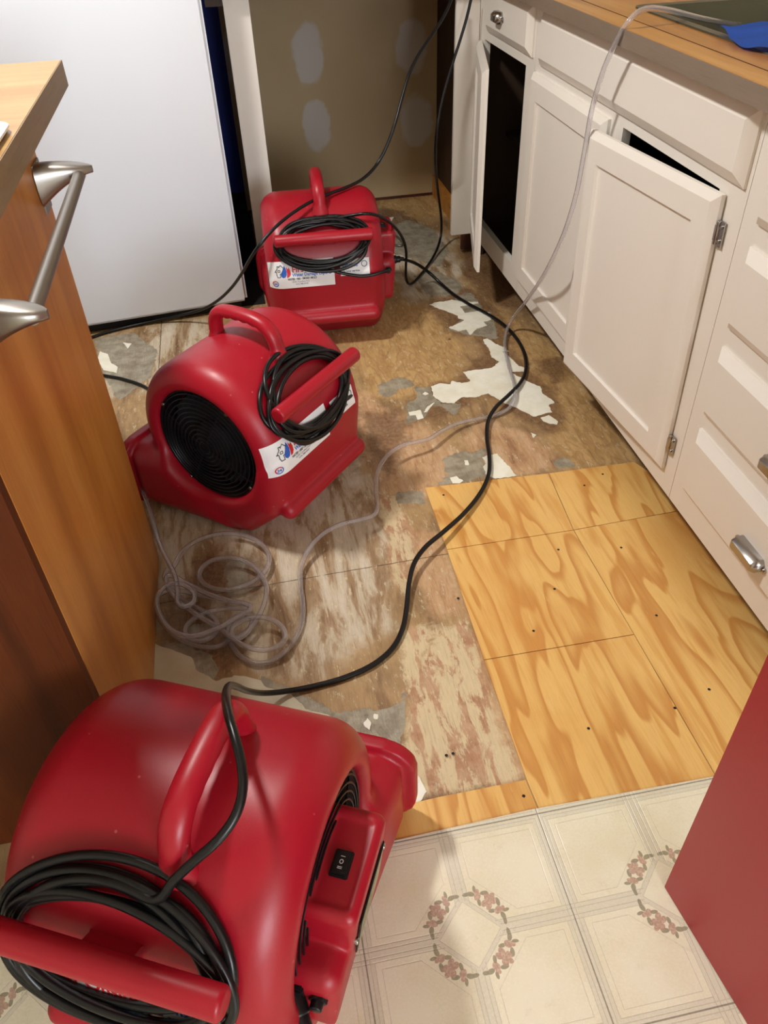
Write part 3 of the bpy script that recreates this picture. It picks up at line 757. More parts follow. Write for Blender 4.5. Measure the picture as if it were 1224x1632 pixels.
# sink base: false front over two doors, the right one ajar
sink_cab, put = carcass('sink_base_cabinet', 1.162, 2.200,
    'white sink base cabinet with wide false front above two panelled doors', [(1.245, 1.640, 0.165, 0.7145), (1.760, 2.140, 0.165, 0.7145)])
bm = bmesh.new(); profile_panel(bm, 1.172, 2.152, 0.737, 0.858, DRAWP, FF)
put(obj('false_drawer_front', bm, 'cabinet_paint'))
bm = bmesh.new(); profile_panel(bm, 1.700, 2.184, 0.150, 0.716, DOORP, FF)
d = put(obj('door', bm, 'cabinet_paint')); d['label'] = 'closed left door'
for z in (0.215, 0.645):
    h = hinge(None, 0, 0, 0); h.data.transform(Matrix.Rotation(math.pi, 4, 'X')); h.parent = d; h.location = Vector((FF - 0.004, 2.188, z)) - sink_cab.location
# ajar door built about its hinge line
W = 0.489
bm = bmesh.new(); profile_panel(bm, 0.0, W, 0.150, 0.714, DOORP, 0.0)
bmesh.ops.transform(bm, matrix=Matrix.Translation((-0.001, 0, 0)), verts=bm.verts)
d2 = obj('door', bm, 'cabinet_paint', sink_cab); d2['label'] = 'right door, sagging slightly ajar'
d2.location = Vector((FF, 1.197, 0)) - sink_cab.location
d2.rotation_euler = (math.radians(-1.7), 0, math.radians(3.6))
for z in (0.215, 0.652):
    h = hinge(d2, -0.006, -0.004, z)

# narrow base: drawer above a door standing open
nb, put = carcass('narrow_base_cabinet', 2.2015, 2.716,
    'narrow white base cabinet with one drawer and its door standing open', [(2.268, 2.660, 0.165, 0.7145)])
bm = bmesh.new(); profile_panel(bm, 2.216, 2.620, 0.742, 0.862, DRAWP, FF)
dr = put(obj('drawer_front', bm, 'cabinet_paint'))
pl_ = pull(None, 0, 0, 0, 0.062); pl_.parent = dr; pl_.location = Vector((FF - 0.0185, 2.462, 0.800)) - nb.location
bm = bmesh.new(); profile_panel(bm, -0.408, 0.0, 0.138, 0.708, DOORP, 0.0)
od = obj('door', bm, 'cabinet_paint', nb); od['label'] = 'open door swung out from the dark cupboard'
od.location = Vector((FF - 0.002, 2.682, 0)) - nb.location
od.rotation_euler = (0, 0, math.radians(-13.5))
for z in (0.20, 0.64):
    h = hinge(od, 0.004, 0.004, z)
# shelf and a bowl-like pipe cap inside
bm = bmesh.new(); box(bm, FF + 0.10, BK - 0.01, 2.219, 2.699, 0.42, 0.436)
put(obj('shelf', bm, 'cabinet_inside'))

# drawer base: four drawers
db, put = carcass('drawer_base_cabinet', 0.50, 1.1605,
    'white base cabinet with a column of four drawers and cup pulls', [(0.60, 1.10, 0.19, 0.28), (0.60, 1.10, 0.37, 0.46), (0.60, 1.10, 0.55, 0.64), (0.60, 1.10, 0.74, 0.83)])
for k, (z0, z1) in enumerate(((0.160, 0.309), (0.342, 0.484), (0.521, 0.665), (0.702, 0.860))):
    bm = bmesh.new(); profile_panel(bm, 0.590, 1.116, z0, z1, [(0, 0), (0, 0.005), (0.019, 0.0185)], FF)
    dr = put(obj('drawer_front', bm, 'cabinet_paint'))
    p_ = pull(None, 0, 0, 0); p_.parent = dr; p_.location = Vector((FF - 0.0185, 0.862, (z0 + z1) / 2 - 0.018)) - db.location

# corner: white filler facing the room and the dark side panel in the dishwasher bay
cf = empty('corner_cabinet', (0.90, 2.9, 0)); tag(cf, 'corner base cabinet end with white filler strip and dark unpainted side', 'cabinet')
def putc(o, root):
    o.data.transform(Matrix.Translation(-root.location)); o.parent = root; return o
putc(obj('filler_strip', bx(0.729, FF, 2.7175, 2.735, 0.092, CB - 0.002), 'cabinet_paint', bevel=0.0012), cf)
putc(obj('side_panel', bx(0.842, 0.858, 2.736, Y1 - 0.002, 0.002, CB - 0.002), 'dark_wood'), cf)
putc(obj('toe_kick', bx(0.790, 0.842, 2.80, 2.812, 0.002, 0.092), 'toe_wood'), cf)
bm = bmesh.new(); box(bm, 0.826, 0.842, 3.0, Y1 - 0.004, 0.002, 0.085); box(bm, 0.800, 0.8415, 3.02, 3.12, 0.086, 0.098)
putc(obj('floor_cleat', bm, 'panel_wood'), cf)

# white end panel left of the dishwasher bay
struct(obj('trim_3', bx(0.031, 0.106, 2.7175, 2.736, 0.002, CB - 0.002), 'cabinet_paint', bevel=0.0012))
ep = obj('end_panel', bx(0.086, 0.104, 2.7365, Y1 - 0.002, 0.002, CB - 0.002), 'dark_wood')
tag(ep, 'dark unpainted panel behind the white strip at the left of the empty dishwasher bay', 'panel')
struct(obj('trim_4', bx(-0.020, 0.030, 2.7215, 2.736, 0.837, CB - 0.002), 'dark_wood'))

# ================================================================== COUNTERTOP WITH SINK
bm = bmesh.new()
CFX = 0.757
SX0, SX1, SY0, SY1 = 0.885, 1.285, 1.20, 1.82
def slab(bm, x0, x1, y0, y1, z0, z1, e=0.0): box(bm, x0, x1, y0, y1, z0, z1)
xs = [CFX + 0.002, SX0, SX1, X1 - 0.001]; ys = [0.42, SY0, SY1, Y1 - 0.001]
for i in range(3):
    for j in range(3):
        if (i, j) == (1, 1): continue
        box(bm, xs[i], xs[i + 1], ys[j], ys[j + 1], CB + 0.0005, CT)
box(bm, 0.0, xs[0], 2.662, Y1 - 0.001, CB + 0.0005, CT)
bmesh.ops.remove_doubles(bm, verts=bm.verts, dist=1e-5)
ct = obj('countertop', bm, 'counter_wood')
tag(ct, 'honey wood-look countertop along the right cabinets, holding the sink', 'countertop')
bm = bmesh.new(); box(bm, CFX, CFX + 0.002, 0.42, 2.660, CB, CT - 0.0005); box(bm, 0.0, CFX + 0.002, 2.660, 2.662, CB, CT - 0.0005)
e = obj('front_edge', bm, 'counter_edge_grey', ct)
bm = bmesh.new(); box(bm, 0.812, 0.8142, 0.42, 2.73, CT + 0.0001, CT + 0.0005)
obj('inlay_line', bm, 'dark_wood', ct)

sk = empty('kitchen_sink', ((SX0 + SX1) / 2, (SY0 + SY1) / 2, CT)); tag(sk, 'stainless kitchen sink set into the wooden countertop', 'sink')
def rrect(x0, x1, y0, y1, r, z, n=6):
    out = []
    for cx, cy, a0 in ((x1 - r, y1 - r, 0), (x0 + r, y1 - r, 90), (x0 + r, y0 + r, 180), (x1 - r, y0 + r, 270)):
        for k in range(n + 1):
            t = math.radians(a0 + 90 * k / n); out.append((cx + r * math.cos(t), cy + r * math.sin(t), z))
    return out
bm = bmesh.new()
rings(bm, [rrect(SX0 - 0.012, SX1 + 0.012, SY0 - 0.012, SY1 + 0.012, 0.03, CT + 0.0003), rrect(SX0 - 0.011, SX1 + 0.011, SY0 - 0.011, SY1 + 0.011, 0.03, CT + 0.003),
           rrect(SX0 + 0.010, SX1 - 0.010, SY0 + 0.010, SY1 - 0.010, 0.04, CT + 0.002), rrect(SX0 + 0.016, SX1 - 0.016, SY0 + 0.016, SY1 - 0.016, 0.04, CT - 0.008),
           rrect(SX0 + 0.022, SX1 - 0.022, SY0 + 0.022, SY1 - 0.022, 0.045, CT - 0.15), rrect(SX0 + 0.05, SX1 - 0.05, SY0 + 0.05, SY1 - 0.05, 0.05, CT - 0.178)], False, True)
putc(obj('basin', bm, 'steel', None, True), sk)
bm = bmesh.new(); cyl(bm, (1.085, 1.46, CT - 0.1775), (1.085, 1.46, CT - 0.172), 0.042, 32, round_=0.002)
putc(obj('drain', bm, 'chrome', None, True), sk)

# blue cloth lying on the front rim of the sink
bm = bmesh.new()
n = 46; g = {}
for i in range(n):
    for j in range(n):
        u, v = i / (n - 1), j / (n - 1)
        xx = 0.866 + 0.16 * u + 0.012 * math.sin(9 * v); yy = 1.20 + 0.292 * v + 0.01 * math.sin(7 * u + 1)
        if v > 0.93: xx += 0.01
        zz = CT + 0.007 + 0.006 * abs(math.sin(5 * v + 3 * u)) + 0.007 * (0.5 + 0.5 * math.sin(11 * u - 4 * v)) + 0.0025 * math.sin(23 * v + 9 * u)
        if u < 0.12: zz -= 0.004 * (0.12 - u) / 0.12
        g[i, j] = bm.verts.new((xx, yy, zz))
for i in range(n - 1):
    for j in range(n - 1): bm.faces.new((g[i, j], g[i + 1, j], g[i + 1, j + 1], g[i, j + 1]))
r_ = bmesh.ops.solidify(bm, geom=bm.faces[:], thickness=0.003)
tag(obj('microfiber_cloth', bm, 'blue_cloth', None, True), 'blue microfiber cloth crumpled on the front rim of the sink', 'cloth')

# ================================================================== REFRIGERATOR
fr = empty('refrigerator', (-0.40, 2.80, 0)); fr.rotation_euler = (0, 0, 0)
tag(fr, 'large glossy white refrigerator standing left of the farthest red blower', 'refrigerator')
FA = math.atan2(2.491 - 2.436, -0.026 + 0.524)
fmat = Matrix.Translation((-0.026, 2.491, 0)) @ Matrix.Rotation(FA, 4, 'Z')
finv = Matrix.Translation(-fr.location)
def putf(o):
    o.data.transform(finv @ fmat); o.parent = fr; return o
def rslab(x0, x1, y0, y1, z0, z1, r):
    bm = bx(x0, x1, y0, y1, z0, z1); return bm
FW = 0.84
putf(obj('door', bx(-FW, 0, 0.0, 0.062, 0.034, 1.18), 'appliance_white', None, True, bevel=0.010, seg=4))
putf(obj('freezer_door', bx(-FW, 0, 0.0, 0.062, 1.190, 1.70), 'appliance_white', None, True, bevel=0.010, seg=4))
putf(obj('door_gasket', bx(-FW + 0.012, -0.010, 0.0625, 0.076, 0.044, 1.68), 'gasket'))
putf(obj('body', bx(-FW + 0.004, -0.004, 0.0765, 0.70, 0.030, 1.70), 'appliance_white', None, True, bevel=0.006))
bm = bmesh.new(); box(bm, -FW + 0.02, -0.02, 0.030, 0.076, 0.004, 0.030)
putf(obj('kick_grille', bm, 'black_void'))
for xx in (-FW + 0.06, -0.06):
    for yy in (0.14, 0.62):
        bm = bmesh.new(); cyl(bm, (xx, yy, 0.001), (xx, yy, 0.030), 0.018, 16)
        putf(obj('foot', bm, 'black_plastic'))
bm = bmesh.new(); tube(bm, smooth_path([(-FW + 0.05, -0.001, 0.70), (-FW + 0.05, -0.045, 0.73), (-FW + 0.05, -0.05, 0.92), (-FW + 0.05, -0.045, 1.12), (-FW + 0.05, -0.001, 1.15)]), 0.012, 12)
putf(obj('door_handle', bm, 'appliance_white', None, True))

# ================================================================== LEFT CABINET WITH OVERHANGING COUNTER
PX = -0.293
lc = empty('peninsula_cabinet', (-0.60, 1.02, 0)); tag(lc, 'wooden peninsula cabinet with tall light brown side panel at the left', 'cabinet')
putc(obj('side_panel', bx(PX - 0.018, PX, 0.7245, 1.323, 0.003, 0.862), 'panel_wood', bevel=0.0008), lc)
putc(obj('end_panel', bx(-1.05, PX - 0.0005, 0.7065, 0.724, 0.003, 0.862), 'end_wood'), lc)
putc(obj('carcass', bx(-1.05, PX - 0.0185, 0.7245, 1.322, 0.003, 0.861), 'end_wood'), lc)
lt = obj('countertop', bx(-1.15, -0.282, 0.66, 1.680, 0.863, 0.905), 'counter_wood_left')
tag(lt, 'pale maple-look countertop at upper left, overhanging the wooden panel', 'countertop')
bm = bmesh.new(); box(bm, -0.2818, -0.280, 0.66, 1.682, 0.863, 0.9046); box(bm, -1.15, -0.2818, 1.6802, 1.682, 0.863, 0.9046)
obj('edge_band', bm, 'counter_edge', lt)

# towel bar on the panel
tb = empty('towel_bar', (PX, 1.05, 0.82)); tag(tb, 'satin nickel towel bar with leaf-shaped brackets on the brown wooden panel', 'towel bar')
BARX = -0.232
for (yb, lab) in ((1.292, 1), (0.800, -1)):
    # bracket: an arm that curves out from the panel, tapering to a rounded tip
    bm = bmesh.new(); loops = []
    for t in np.linspace(0, 1, 15):
        x_ = PX + 0.0015 + t * 0.079
        w = 0.021 * (1 - 0.15 * t) * math.sqrt(max(0.02, 1 - max(0, (t - 0.55) / 0.46) ** 2))      # half width along y... leaf outline
        zt = 0.842 - 0.012 * t * t
        zb = zt - (0.050 * (1 - t) ** 1.3 + 0.010)
        cyy = yb - lab * 0.012 * (1 - t)
        zc_, hz = (zt + zb) / 2, (zt - zb) / 2
        loops.append([(x_, cyy + w * math.copysign(abs(math.cos(a)) ** 0.6, math.cos(a)), zc_ + hz * math.copysign(abs(math.sin(a)) ** 0.6, math.sin(a))) for a in np.arange(20) * 2 * math.pi / 20])
    rings(bm, loops)
    b_ = obj('bracket', bm, 'satin_nickel', None, True); putc(b_, tb)
    pz = obj('mounting_plate', bx(PX + 0.0002, PX + 0.003, yb - 0.024, yb + 0.024, 0.770, 0.842), 'satin_nickel', bevel=0.001)
    pz.data.transform(Matrix.Translation(-tb.location)); pz.parent = b_
bm = bmesh.new(); cyl(bm, (BARX, 0.806, 0.820), (BARX, 1.286, 0.820), 0.0088, 28)
putc(obj('rod', bm, 'satin_nickel', None, True), tb)

# white dish corner on the left counter
bm = bmesh.new()
cx, cy = -0.354, 1.128
def rr(r, z): return rrect(cx - 0.065 - r, cx + 0.065 + r, cy - 0.10 - r, cy + 0.10 + r, 0.03 + r, z)
rings(bm, [rr(-0.012, 0.9055), rr(-0.004, 0.9065), rr(0.0, 0.911), rr(0.0, 0.914), rr(-0.003, 0.915), rr(-0.006, 0.912), rr(-0.012, 0.909)])
o = obj('dish', bm, 'dish_white', None, True); tag(o, 'white rounded dish on the pale countertop, cut by the left edge', 'dish')

# red painted panel near the camera
rp = obj('red_panel', bx(0.0, 0.035, -0.75, 0.0, 0.004, 2.03), 'red_paint', bevel=0.0015)
rp.location = (0.462, 0.437, 0); rp.rotation_euler = (0, 0, math.atan2(0.487 - 0.462, 0.437 - 0.254))
tag(rp, 'tall flat red painted panel standing on the vinyl floor at the right', 'panel')

# ceiling fixtures that give the light
for (lx, ly, lab) in ((-0.52, 1.55, 'round white ceiling lamp over the kitchen floor'),):
    bm = bmesh.new(); cyl(bm, (0, 0, ZC - 0.001), (0, 0, ZC - 0.045), 0.16, 40, round_=0.01); cyl(bm, (0, 0, ZC - 0.04), (0, 0, 2.12), 0.012, 12); cyl(bm, (0, 0, 2.135), (0, 0, 2.112), 0.15, 40, round_=0.006)
    o = obj('ceiling_lamp', bm, 'lamp_housing', None, True); o.location = (lx, ly, 0); tag(o, lab, 'lamp')

# ================================================================== BLOWERS
R0, ZA = 0.187, 0.223          # drum radius and axle height
def smin(a, b, k):
    h = np.clip(0.5 + 0.5 * (b - a) / k, 0, 1); return b * (1 - h) + a * h - k * h * (1 - h)
def smax(a, b, k): return -smin(-a, -b, k)
def ext_round(d2, dx, r):
    """extrude a 2-D distance along x with rounded rims"""
    a = d2 + r; b = dx + r
    return np.minimum(np.maximum(a, b), 0) + np.sqrt(np.maximum(a, 0) ** 2 + np.maximum(b, 0) ** 2) - r
def blower_sdf(X, Y, Z):
    rad = np.sqrt(Y ** 2 + (Z - ZA) ** 2)
    d = ext_round(rad - R0, np.abs(X) - 0.174, 0.052)
    # upright back wall and undercut base
    back = [(-0.184, 0.235), (-0.180, 0.125), (-0.165, 0.085), (-0.075, 0.0), (0.215, 0.0), (0.215, 0.10), (0.0, 0.235)]
    d = smin(d, ext_round(-poly_sdf(back, Y, Z), np.abs(X) - 0.174, 0.048), 0.014)
    # outlet duct, a little wider than the drum
    duct = [(-0.05, 0.0), (0.234, 0.0), (0.234, 0.165), (0.10, 0.175), (-0.02, 0.06)]
    d = smin(d, ext_round(-poly_sdf(duct, Y, Z), np.abs(X) - (0.187 + 0.02 * np.clip(Y / 0.23, 0, 1)), 0.054), 0.020)
    # lip round the outlet
    lip = [(0.214, 0.0), (0.240, 0.0), (0.240, 0.176), (0.214, 0.178)]
    lp = np.maximum(ext_round(-poly_sdf([(-1, 0), (1, 0), (1, 0.177), (-1, 0.177)], Y, Z), np.abs(X) - 0.216, 0.05), np.abs(Y - 0.227) - 0.012)
    d = smin(d, lp, 0.006)
    # rear ledge
    q = np.stack([np.maximum(np.abs(X) - 0.132, 0), Y + 0.180, Z - 0.100])
    d = smin(d, np.sqrt((q ** 2).sum(0)) - 0.021, 0.010)
    # moulded crease above the ledge, flat foot
    d = np.maximum(d, -Z)
    # round inlets on both sides
    for s in (-1, 1):
        d = smax(d, -ext_round(rad - 0.131, 0.118 - s * X, 0.008), 0.022)
    # outlet mouth
    d = smax(d, -np.maximum(-(Y - 0.158), np.maximum(np.abs(X) - 0.165, np.abs(Z - 0.083) - 0.062)), 0.010)
    return d
def surface_nets(f, lo, hi, h):
    ax = [np.arange(l, u + h, h) for l, u in zip(lo, hi)]
    X, Y, Z = np.meshgrid(*ax, indexing='ij')
    D = f(X, Y, Z); S = D < 0
    nx, ny, nz = D.shape
    acc = np.zeros((nx - 1, ny - 1, nz - 1, 3)); cnt = np.zeros((nx - 1, ny - 1, nz - 1))
    quads = []
    for a in range(3):
        sl0 = [slice(None)] * 3; sl1 = [slice(None)] * 3; sl0[a] = slice(0, -1); sl1[a] = slice(1, None)
        d0, d1 = D[tuple(sl0)], D[tuple(sl1)]
        cross = (d0 < 0) != (d1 < 0)
        I = np.argwhere(cross)
        t = d0[cross] / (d0[cross] - d1[cross])
        p = I.astype(float); p[:, a] += t
        b, c_ = (a + 1) % 3, (a + 2) % 3
        ok = (I[:, b] > 0) & (I[:, c_] > 0) & (I[:, b] < D.shape[b] - 1) & (I[:, c_] < D.shape[c_] - 1)
        I, p = I[ok], p[ok]; neg = d0[cross][ok] < 0
        cells = []
        for ob, oc in ((0, 0), (-1, 0), (-1, -1), (0, -1)):
            J = I.copy(); J[:, b] += ob; J[:, c_] += oc; cells.append(J)
            np.add.at(acc, (J[:, 0], J[:, 1], J[:, 2]), p); np.add.at(cnt, (J[:, 0], J[:, 1], J[:, 2]), 1)
        ids = [np.ravel_multi_index(J.T, cnt.shape) for J in cells]
        q = np.stack(ids, 1); q[~neg] = q[~neg][:, ::-1]
        quads.append(q)
    Q = np.vstack(quads)
    used, inv_ = np.unique(Q, return_inverse=True); Q = inv_.reshape(Q.shape)
    v = (acc.reshape(-1, 3)[used] / cnt.reshape(-1)[used][:, None]) * h + np.array(lo)
    # a light relaxation
    return v, Q
def sdf_mesh(name, f, lo, hi, h):
    v, q = surface_nets(f, lo, hi, h)
    me = bpy.data.meshes.new(name)
    me.vertices.add(len(v)); me.vertices.foreach_set('co', v.astype(np.float32).ravel())
    me.loops.add(q.size); me.loops.foreach_set('vertex_index', q.ravel().astype(np.int32))
    me.polygons.add(len(q)); me.polygons.foreach_set('loop_start', np.arange(0, q.size, 4, dtype=np.int32))
    me.update(calc_edges=True); me.validate()
    me.polygons.foreach_set('use_smooth', [True] * len(me.polygons))
    return me
body_me = sdf_mesh('body', blower_sdf, (-0.24, -0.23, -0.012), (0.24, 0.262, 0.425), 0.0046)
bmx = bmesh.new(); bmx.from_mesh(body_me); bmesh.ops.recalc_face_normals(bmx, faces=bmx.faces)
for _ in range(2): bmesh.ops.smooth_vert(bmx, verts=bmx.verts, factor=0.45, use_axis_x=True, use_axis_y=True, use_axis_z=True)
bmx.to_mesh(body_me); body_tree = BVHTree.FromBMesh(bmx); bmx.free()
body_me.polygons.foreach_set('use_smooth', [True] * len(body_me.polygons))

PHI0 = math.atan2(0.343 - ZA, 0.186)
def surf(x, s, off):
    """point on the back of the housing: s metres down from the hook, off metres out"""
    ph = PHI0 - s / R0
    if ph >= 0: dirv = Vector((0, -math.cos(ph), math.sin(ph))); base = Vector((x, 0, ZA))
    else: dirv = Vector((0, -1, 0)); base = Vector((x, 0, ZA + ph * R0))
    hit = body_tree.ray_cast(base + dirv * 0.5, -dirv, 1.0)
    pnt = hit[0] if hit[0] is not None else base + dirv * R0
    return pnt + dirv * off
def drape(me, x, z0, off):
    """wrap a flat mesh (u along x, v up) on the back of the housing"""
    for v in me.vertices:
        s = (PHI0 * R0) - (z0 + v.co.y - ZA)
        v.co = surf(x + v.co.x, s, off + v.co.z)
    me.update()

def text_mesh(s, size, bold=0.0, res=2, shear=0.0):
    cu = bpy.data.curves.new('t', 'FONT'); cu.body = s; cu.size = size; cu.offset = bold; cu.resolution_u = res; cu.shear = shear
    cu.align_x = 'LEFT'
    o = bpy.data.objects.new('t', cu); COL.objects.link(o)
    dg = bpy.context.evaluated_depsgraph_get(); me = bpy.data.meshes.new_from_object(o.evaluated_get(dg))
    bpy.data.objects.remove(o); bpy.data.curves.remove(cu)
    return me
def flat_poly(polys):
    bm = bmesh.new()
    for p in polys:
        bm.faces.new([bm.verts.new((x, y, 0)) for x, y in p])
    bmesh.ops.triangulate(bm, faces=bm.faces[:])
    me = bpy.data.meshes.new('p'); bm.to_mesh(me); bm.free(); return me
def stroke(pts, w, close=False):
    P = [np.array(p) for p in pts]; out = []
    n = len(P)
    for i in range(n if close else n - 1):
        a_, b_ = P[i], P[(i + 1) % n]; d = (b_ - a_) / np.linalg.norm(b_ - a_); nn_ = np.array([-d[1], d[0]]) * w / 2
        a_ = a_ - d * w / 2; b_ = b_ + d * w / 2
        out.append([tuple(a_ + nn_), tuple(a_ - nn_), tuple(b_ - nn_), tuple(b_ + nn_)])
    return out
def ell(cx, cy, rx, ry, n=24, a0=0, a1=360):
    return [(cx + rx * math.cos(math.radians(a)), cy + ry * math.sin(math.radians(a))) for a in np.linspace(a0, a1, n, endpoint=(a1 - a0) < 360)]
def shift(me, dx, dy):
    for v in me.vertices: v.co.x += dx; v.co.y += dy
    return me

# parts of the sticker, u from its left edge, v from its lower edge
SW, SH = 0.190, 0.078
def sticker_parts():
    parts = []
    parts.append(('logo_house', 'sticker_black', flat_poly(
        stroke([(0.024, 0.039), (0.024, 0.049), (0.020, 0.049), (0.027, 0.059), (0.027, 0.065), (0.031, 0.065), (0.031, 0.062), (0.037, 0.068), (0.046, 0.058)], 0.0017) +
        stroke([(0.026, 0.034), (0.034, 0.034), (0.034, 0.044), (0.039, 0.044)], 0.0017) + stroke([(0.0245, 0.039), (0.026, 0.034)], 0.0017) +
        stroke([(0.028, 0.049), (0.034, 0.049), (0.034, 0.054), (0.028, 0.054)], 0.0015, True))))
    parts.append(('logo_drop', 'sticker_blue', flat_poly([[(0.047, 0.067), (0.051, 0.060), (0.053, 0.050), (0.052, 0.040), (0.048, 0.034), (0.041, 0.033), (0.036, 0.037), (0.036, 0.044), (0.041, 0.053)]])))
    parts.append(('logo_flame', 'sticker_red', flat_poly([[(0.052, 0.064), (0.057, 0.056), (0.060, 0.060), (0.064, 0.050), (0.064, 0.040), (0.059, 0.034), (0.052, 0.033), (0.054, 0.044)]])))
    def T(s, size, x, y, mat, bold=0.0, fit=None):
        me = text_mesh(s, size, bold)
        if fit:
            w = max(v.co.x for v in me.vertices)
            for v in me.vertices: v.co.x *= fit / w
        parts.append(('lettering', mat, shift(me, x, y)))
    T('First Onsite', 0.0225, 0.068, 0.046, 'sticker_red', 0.0006, 0.113)
    T('Water Damage Experts', 0.0125, 0.068, 0.0345, 'sticker_blue', 0.0003, 0.113)
    T('WATER \u2022 FIRE \u2022 SMOKE \u2022 MOLD', 0.0085, 0.054, 0.0245, 'sticker_black', 0.0002, 0.084)
    T('IICRC Certified Firm', 0.0070, 0.066, 0.0170, 'sticker_grey', 0.0, 0.050)
    T('616.788.4949', 0.0070, 0.076, 0.0095, 'sticker_grey', 0.0, 0.036)
    ring = []
    for k in range(24):
        a0, a1 = k * 15, k * 15 + 15
        ring.append((k, [(0.018 + r * math.cos(math.radians(a)), 0.0145 + r * math.sin(math.radians(a))) for r, a in ((0.0088, a0), (0.0088, a1), (0.0066, a1), (0.0066, a0))]))
    parts.append(('emblem_ring', 'sticker_red', flat_poly([p for k, p in ring if 3 <= k < 15])))
    parts.append(('emblem_ring', 'sticker_blue', flat_poly([p for k, p in ring if not 3 <= k < 15])))
    T('24', 0.0095, 0.0128, 0.0112, 'sticker_blue', 0.0003)
    return parts
def sheet(w, h, nx=60, ny=30):
    bm = bmesh.new(); g = [[bm.verts.new((w * i / nx, h * j / ny, 0)) for j in range(ny + 1)] for i in range(nx + 1)]
    for i in range(nx):
        for j in range(ny): bm.faces.new((g[i][j], g[i + 1][j], g[i + 1][j + 1], g[i][j + 1]))
    me = bpy.data.meshes.new('sheet'); bm.to_mesh(me); bm.free(); return me
ST_X, ST_Z = -0.168, 0.204
def add_sticker(root):
    me = sheet(SW, SH); drape(me, ST_X, ST_Z, 0.0014)
    st = link_mesh('sticker', me, 'sticker_white', root); st['label'] = 'white company sticker with house logo'
    for nme, mat, m2 in sticker_parts():
        bm = bmesh.new(); bm.from_mesh(m2)
        bmesh.ops.subdivide_edges(bm, edges=[e for e in bm.edges if e.calc_length() > 0.012], cuts=3)
        bm.to_mesh(m2); bm.free()
        drape(m2, ST_X, ST_Z, 0.0021); m2.name = nme
        o = link_mesh(nme, m2, mat, st)
    me = sheet(0.085, 0.046); drape(me, 0.040, 0.228, 0.0014)
    s2 = link_mesh('sticker', me, 'sticker_white', root); s2['label'] = 'small white sticker with blue print'
    for s, size, u, v, mat, fit in (('onsite', 0.018, 0.006, 0.024, 'sticker_blue', 0.045), ('24 hour service', 0.008, 0.006, 0.010, 'sticker_grey', 0.05)):
        m2 = text_mesh(s, size, 0.0003); w = max(q.co.x for q in m2.vertices)
        for q in m2.vertices: q.co.x *= fit / w
        shift(m2, u, v); drape(m2, 0.040, 0.228, 0.0021); link_mesh('lettering', m2, mat, s2)
    m2 = flat_poly([[(0.070 + r * math.cos(math.radians(a)), 0.030 + r * math.sin(math.radians(a))) for r, a in ((0.009, k * 20), (0.009, k * 20 + 20), (0.007, k * 20 + 20), (0.007, k * 20))] for k in range(18)])
    drape(m2, 0.040, 0.228, 0.0021); link_mesh('emblem_ring', m2, 'sticker_navy', s2)

def make_grille(side, root):
    """concentric wire guard, black inlet ring and fan wheel behind it"""
    x = side * 0.160
    bm = bmesh.new()
    def tor(R, r, xo, n=56, m=6):
        rings_ = []
        for k in range(n):
            a = 2 * math.pi * k / n
            rings_.append([(xo + r * math.cos(b) * side, (R + r * math.sin(b)) * math.cos(a), ZA + (R + r * math.sin(b)) * math.sin(a)) for b in np.arange(m) * 2 * math.pi / m])
        L = [[bm.verts.new(p) for p in l] for l in rings_]
        for i in range(n):
            for j in range(m): bm.faces.new((L[i][j], L[i][(j + 1) % m], L[(i + 1) % n][(j + 1) % m], L[(i + 1) % n][j]))
    for k in range(12):
        R = 0.014 + k * 0.0100; tor(R, 0.00145, x + side * 0.008 * (1 - (R / 0.13) ** 2))
    for k in range(4):
        a = k * math.pi / 2 + 0.5
        pts = [(x + side * (0.008 * (1 - (q / 0.13) ** 2) - 0.003), q * math.cos(a), ZA + q * math.sin(a)) for q in np.linspace(0.010, 0.1290, 10)]
        tube(bm, pts, 0.0019, 6)
    g = obj('intake_grille', bm, 'black_plastic', root, True)
    bm = bmesh.new()
    prof = [(0.1185, 0.145), (0.1275, 0.158), (0.1315, 0.158), (0.1325, 0.145), (0.1325, 0.1185), (0.1150, 0.1185), (0.1150, 0.135)]
    loops = [[(side * px_, R * math.cos(a), ZA + R * math.sin(a)) for a in np.arange(64) * 2 * math.pi / 64] for R, px_ in prof]
    rings(bm, loops + [loops[0]], False, False)
    bmesh.ops.remove_doubles(bm, verts=bm.verts, dist=1e-6)
    obj('inlet_ring', bm, 'black_plastic', root, True)
    bm = bmesh.new()
    for k in range(40):                                   # squirrel-cage wheel
        a = 2 * math.pi * k / 40
        for R0_, R1_ in ((0.088, 0.108),):
            p = [(R0_ * math.cos(a), R0_ * math.sin(a)), (R1_ * math.cos(a + 0.10), R1_ * math.sin(a + 0.10))]
            vs = [bm.verts.new((side * xx, p[i][0], ZA + p[i][1])) for xx, i in ((0.121, 0), (0.138, 0), (0.138, 1), (0.121, 1))]
            bm.faces.new(vs)
    cyl(bm, (side * 0.1182, 0, ZA), (side * 0.1205, 0, ZA), 0.113, 48)
    cyl(bm, (side * 0.1205, 0, ZA), (side * 0.146, 0, ZA), 0.045, 32, round_=0.008)
    obj('fan_wheel', bm, 'black_void', root, True)
    for a in ((0.62, 2.2, 3.75, 5.3) if side < 0 else (0.9, 2.4, 4.0, 5.5)):
        bm = bmesh.new(); yy, zz = 0.1275 * math.cos(a), ZA + 0.1275 * math.sin(a)
        cyl(bm, (side * 0.157, yy, zz), (side * 0.1635, yy, zz), 0.0042, 12, round_=0.0015)
        obj('grille_screw', bm, 'chrome', g, True)

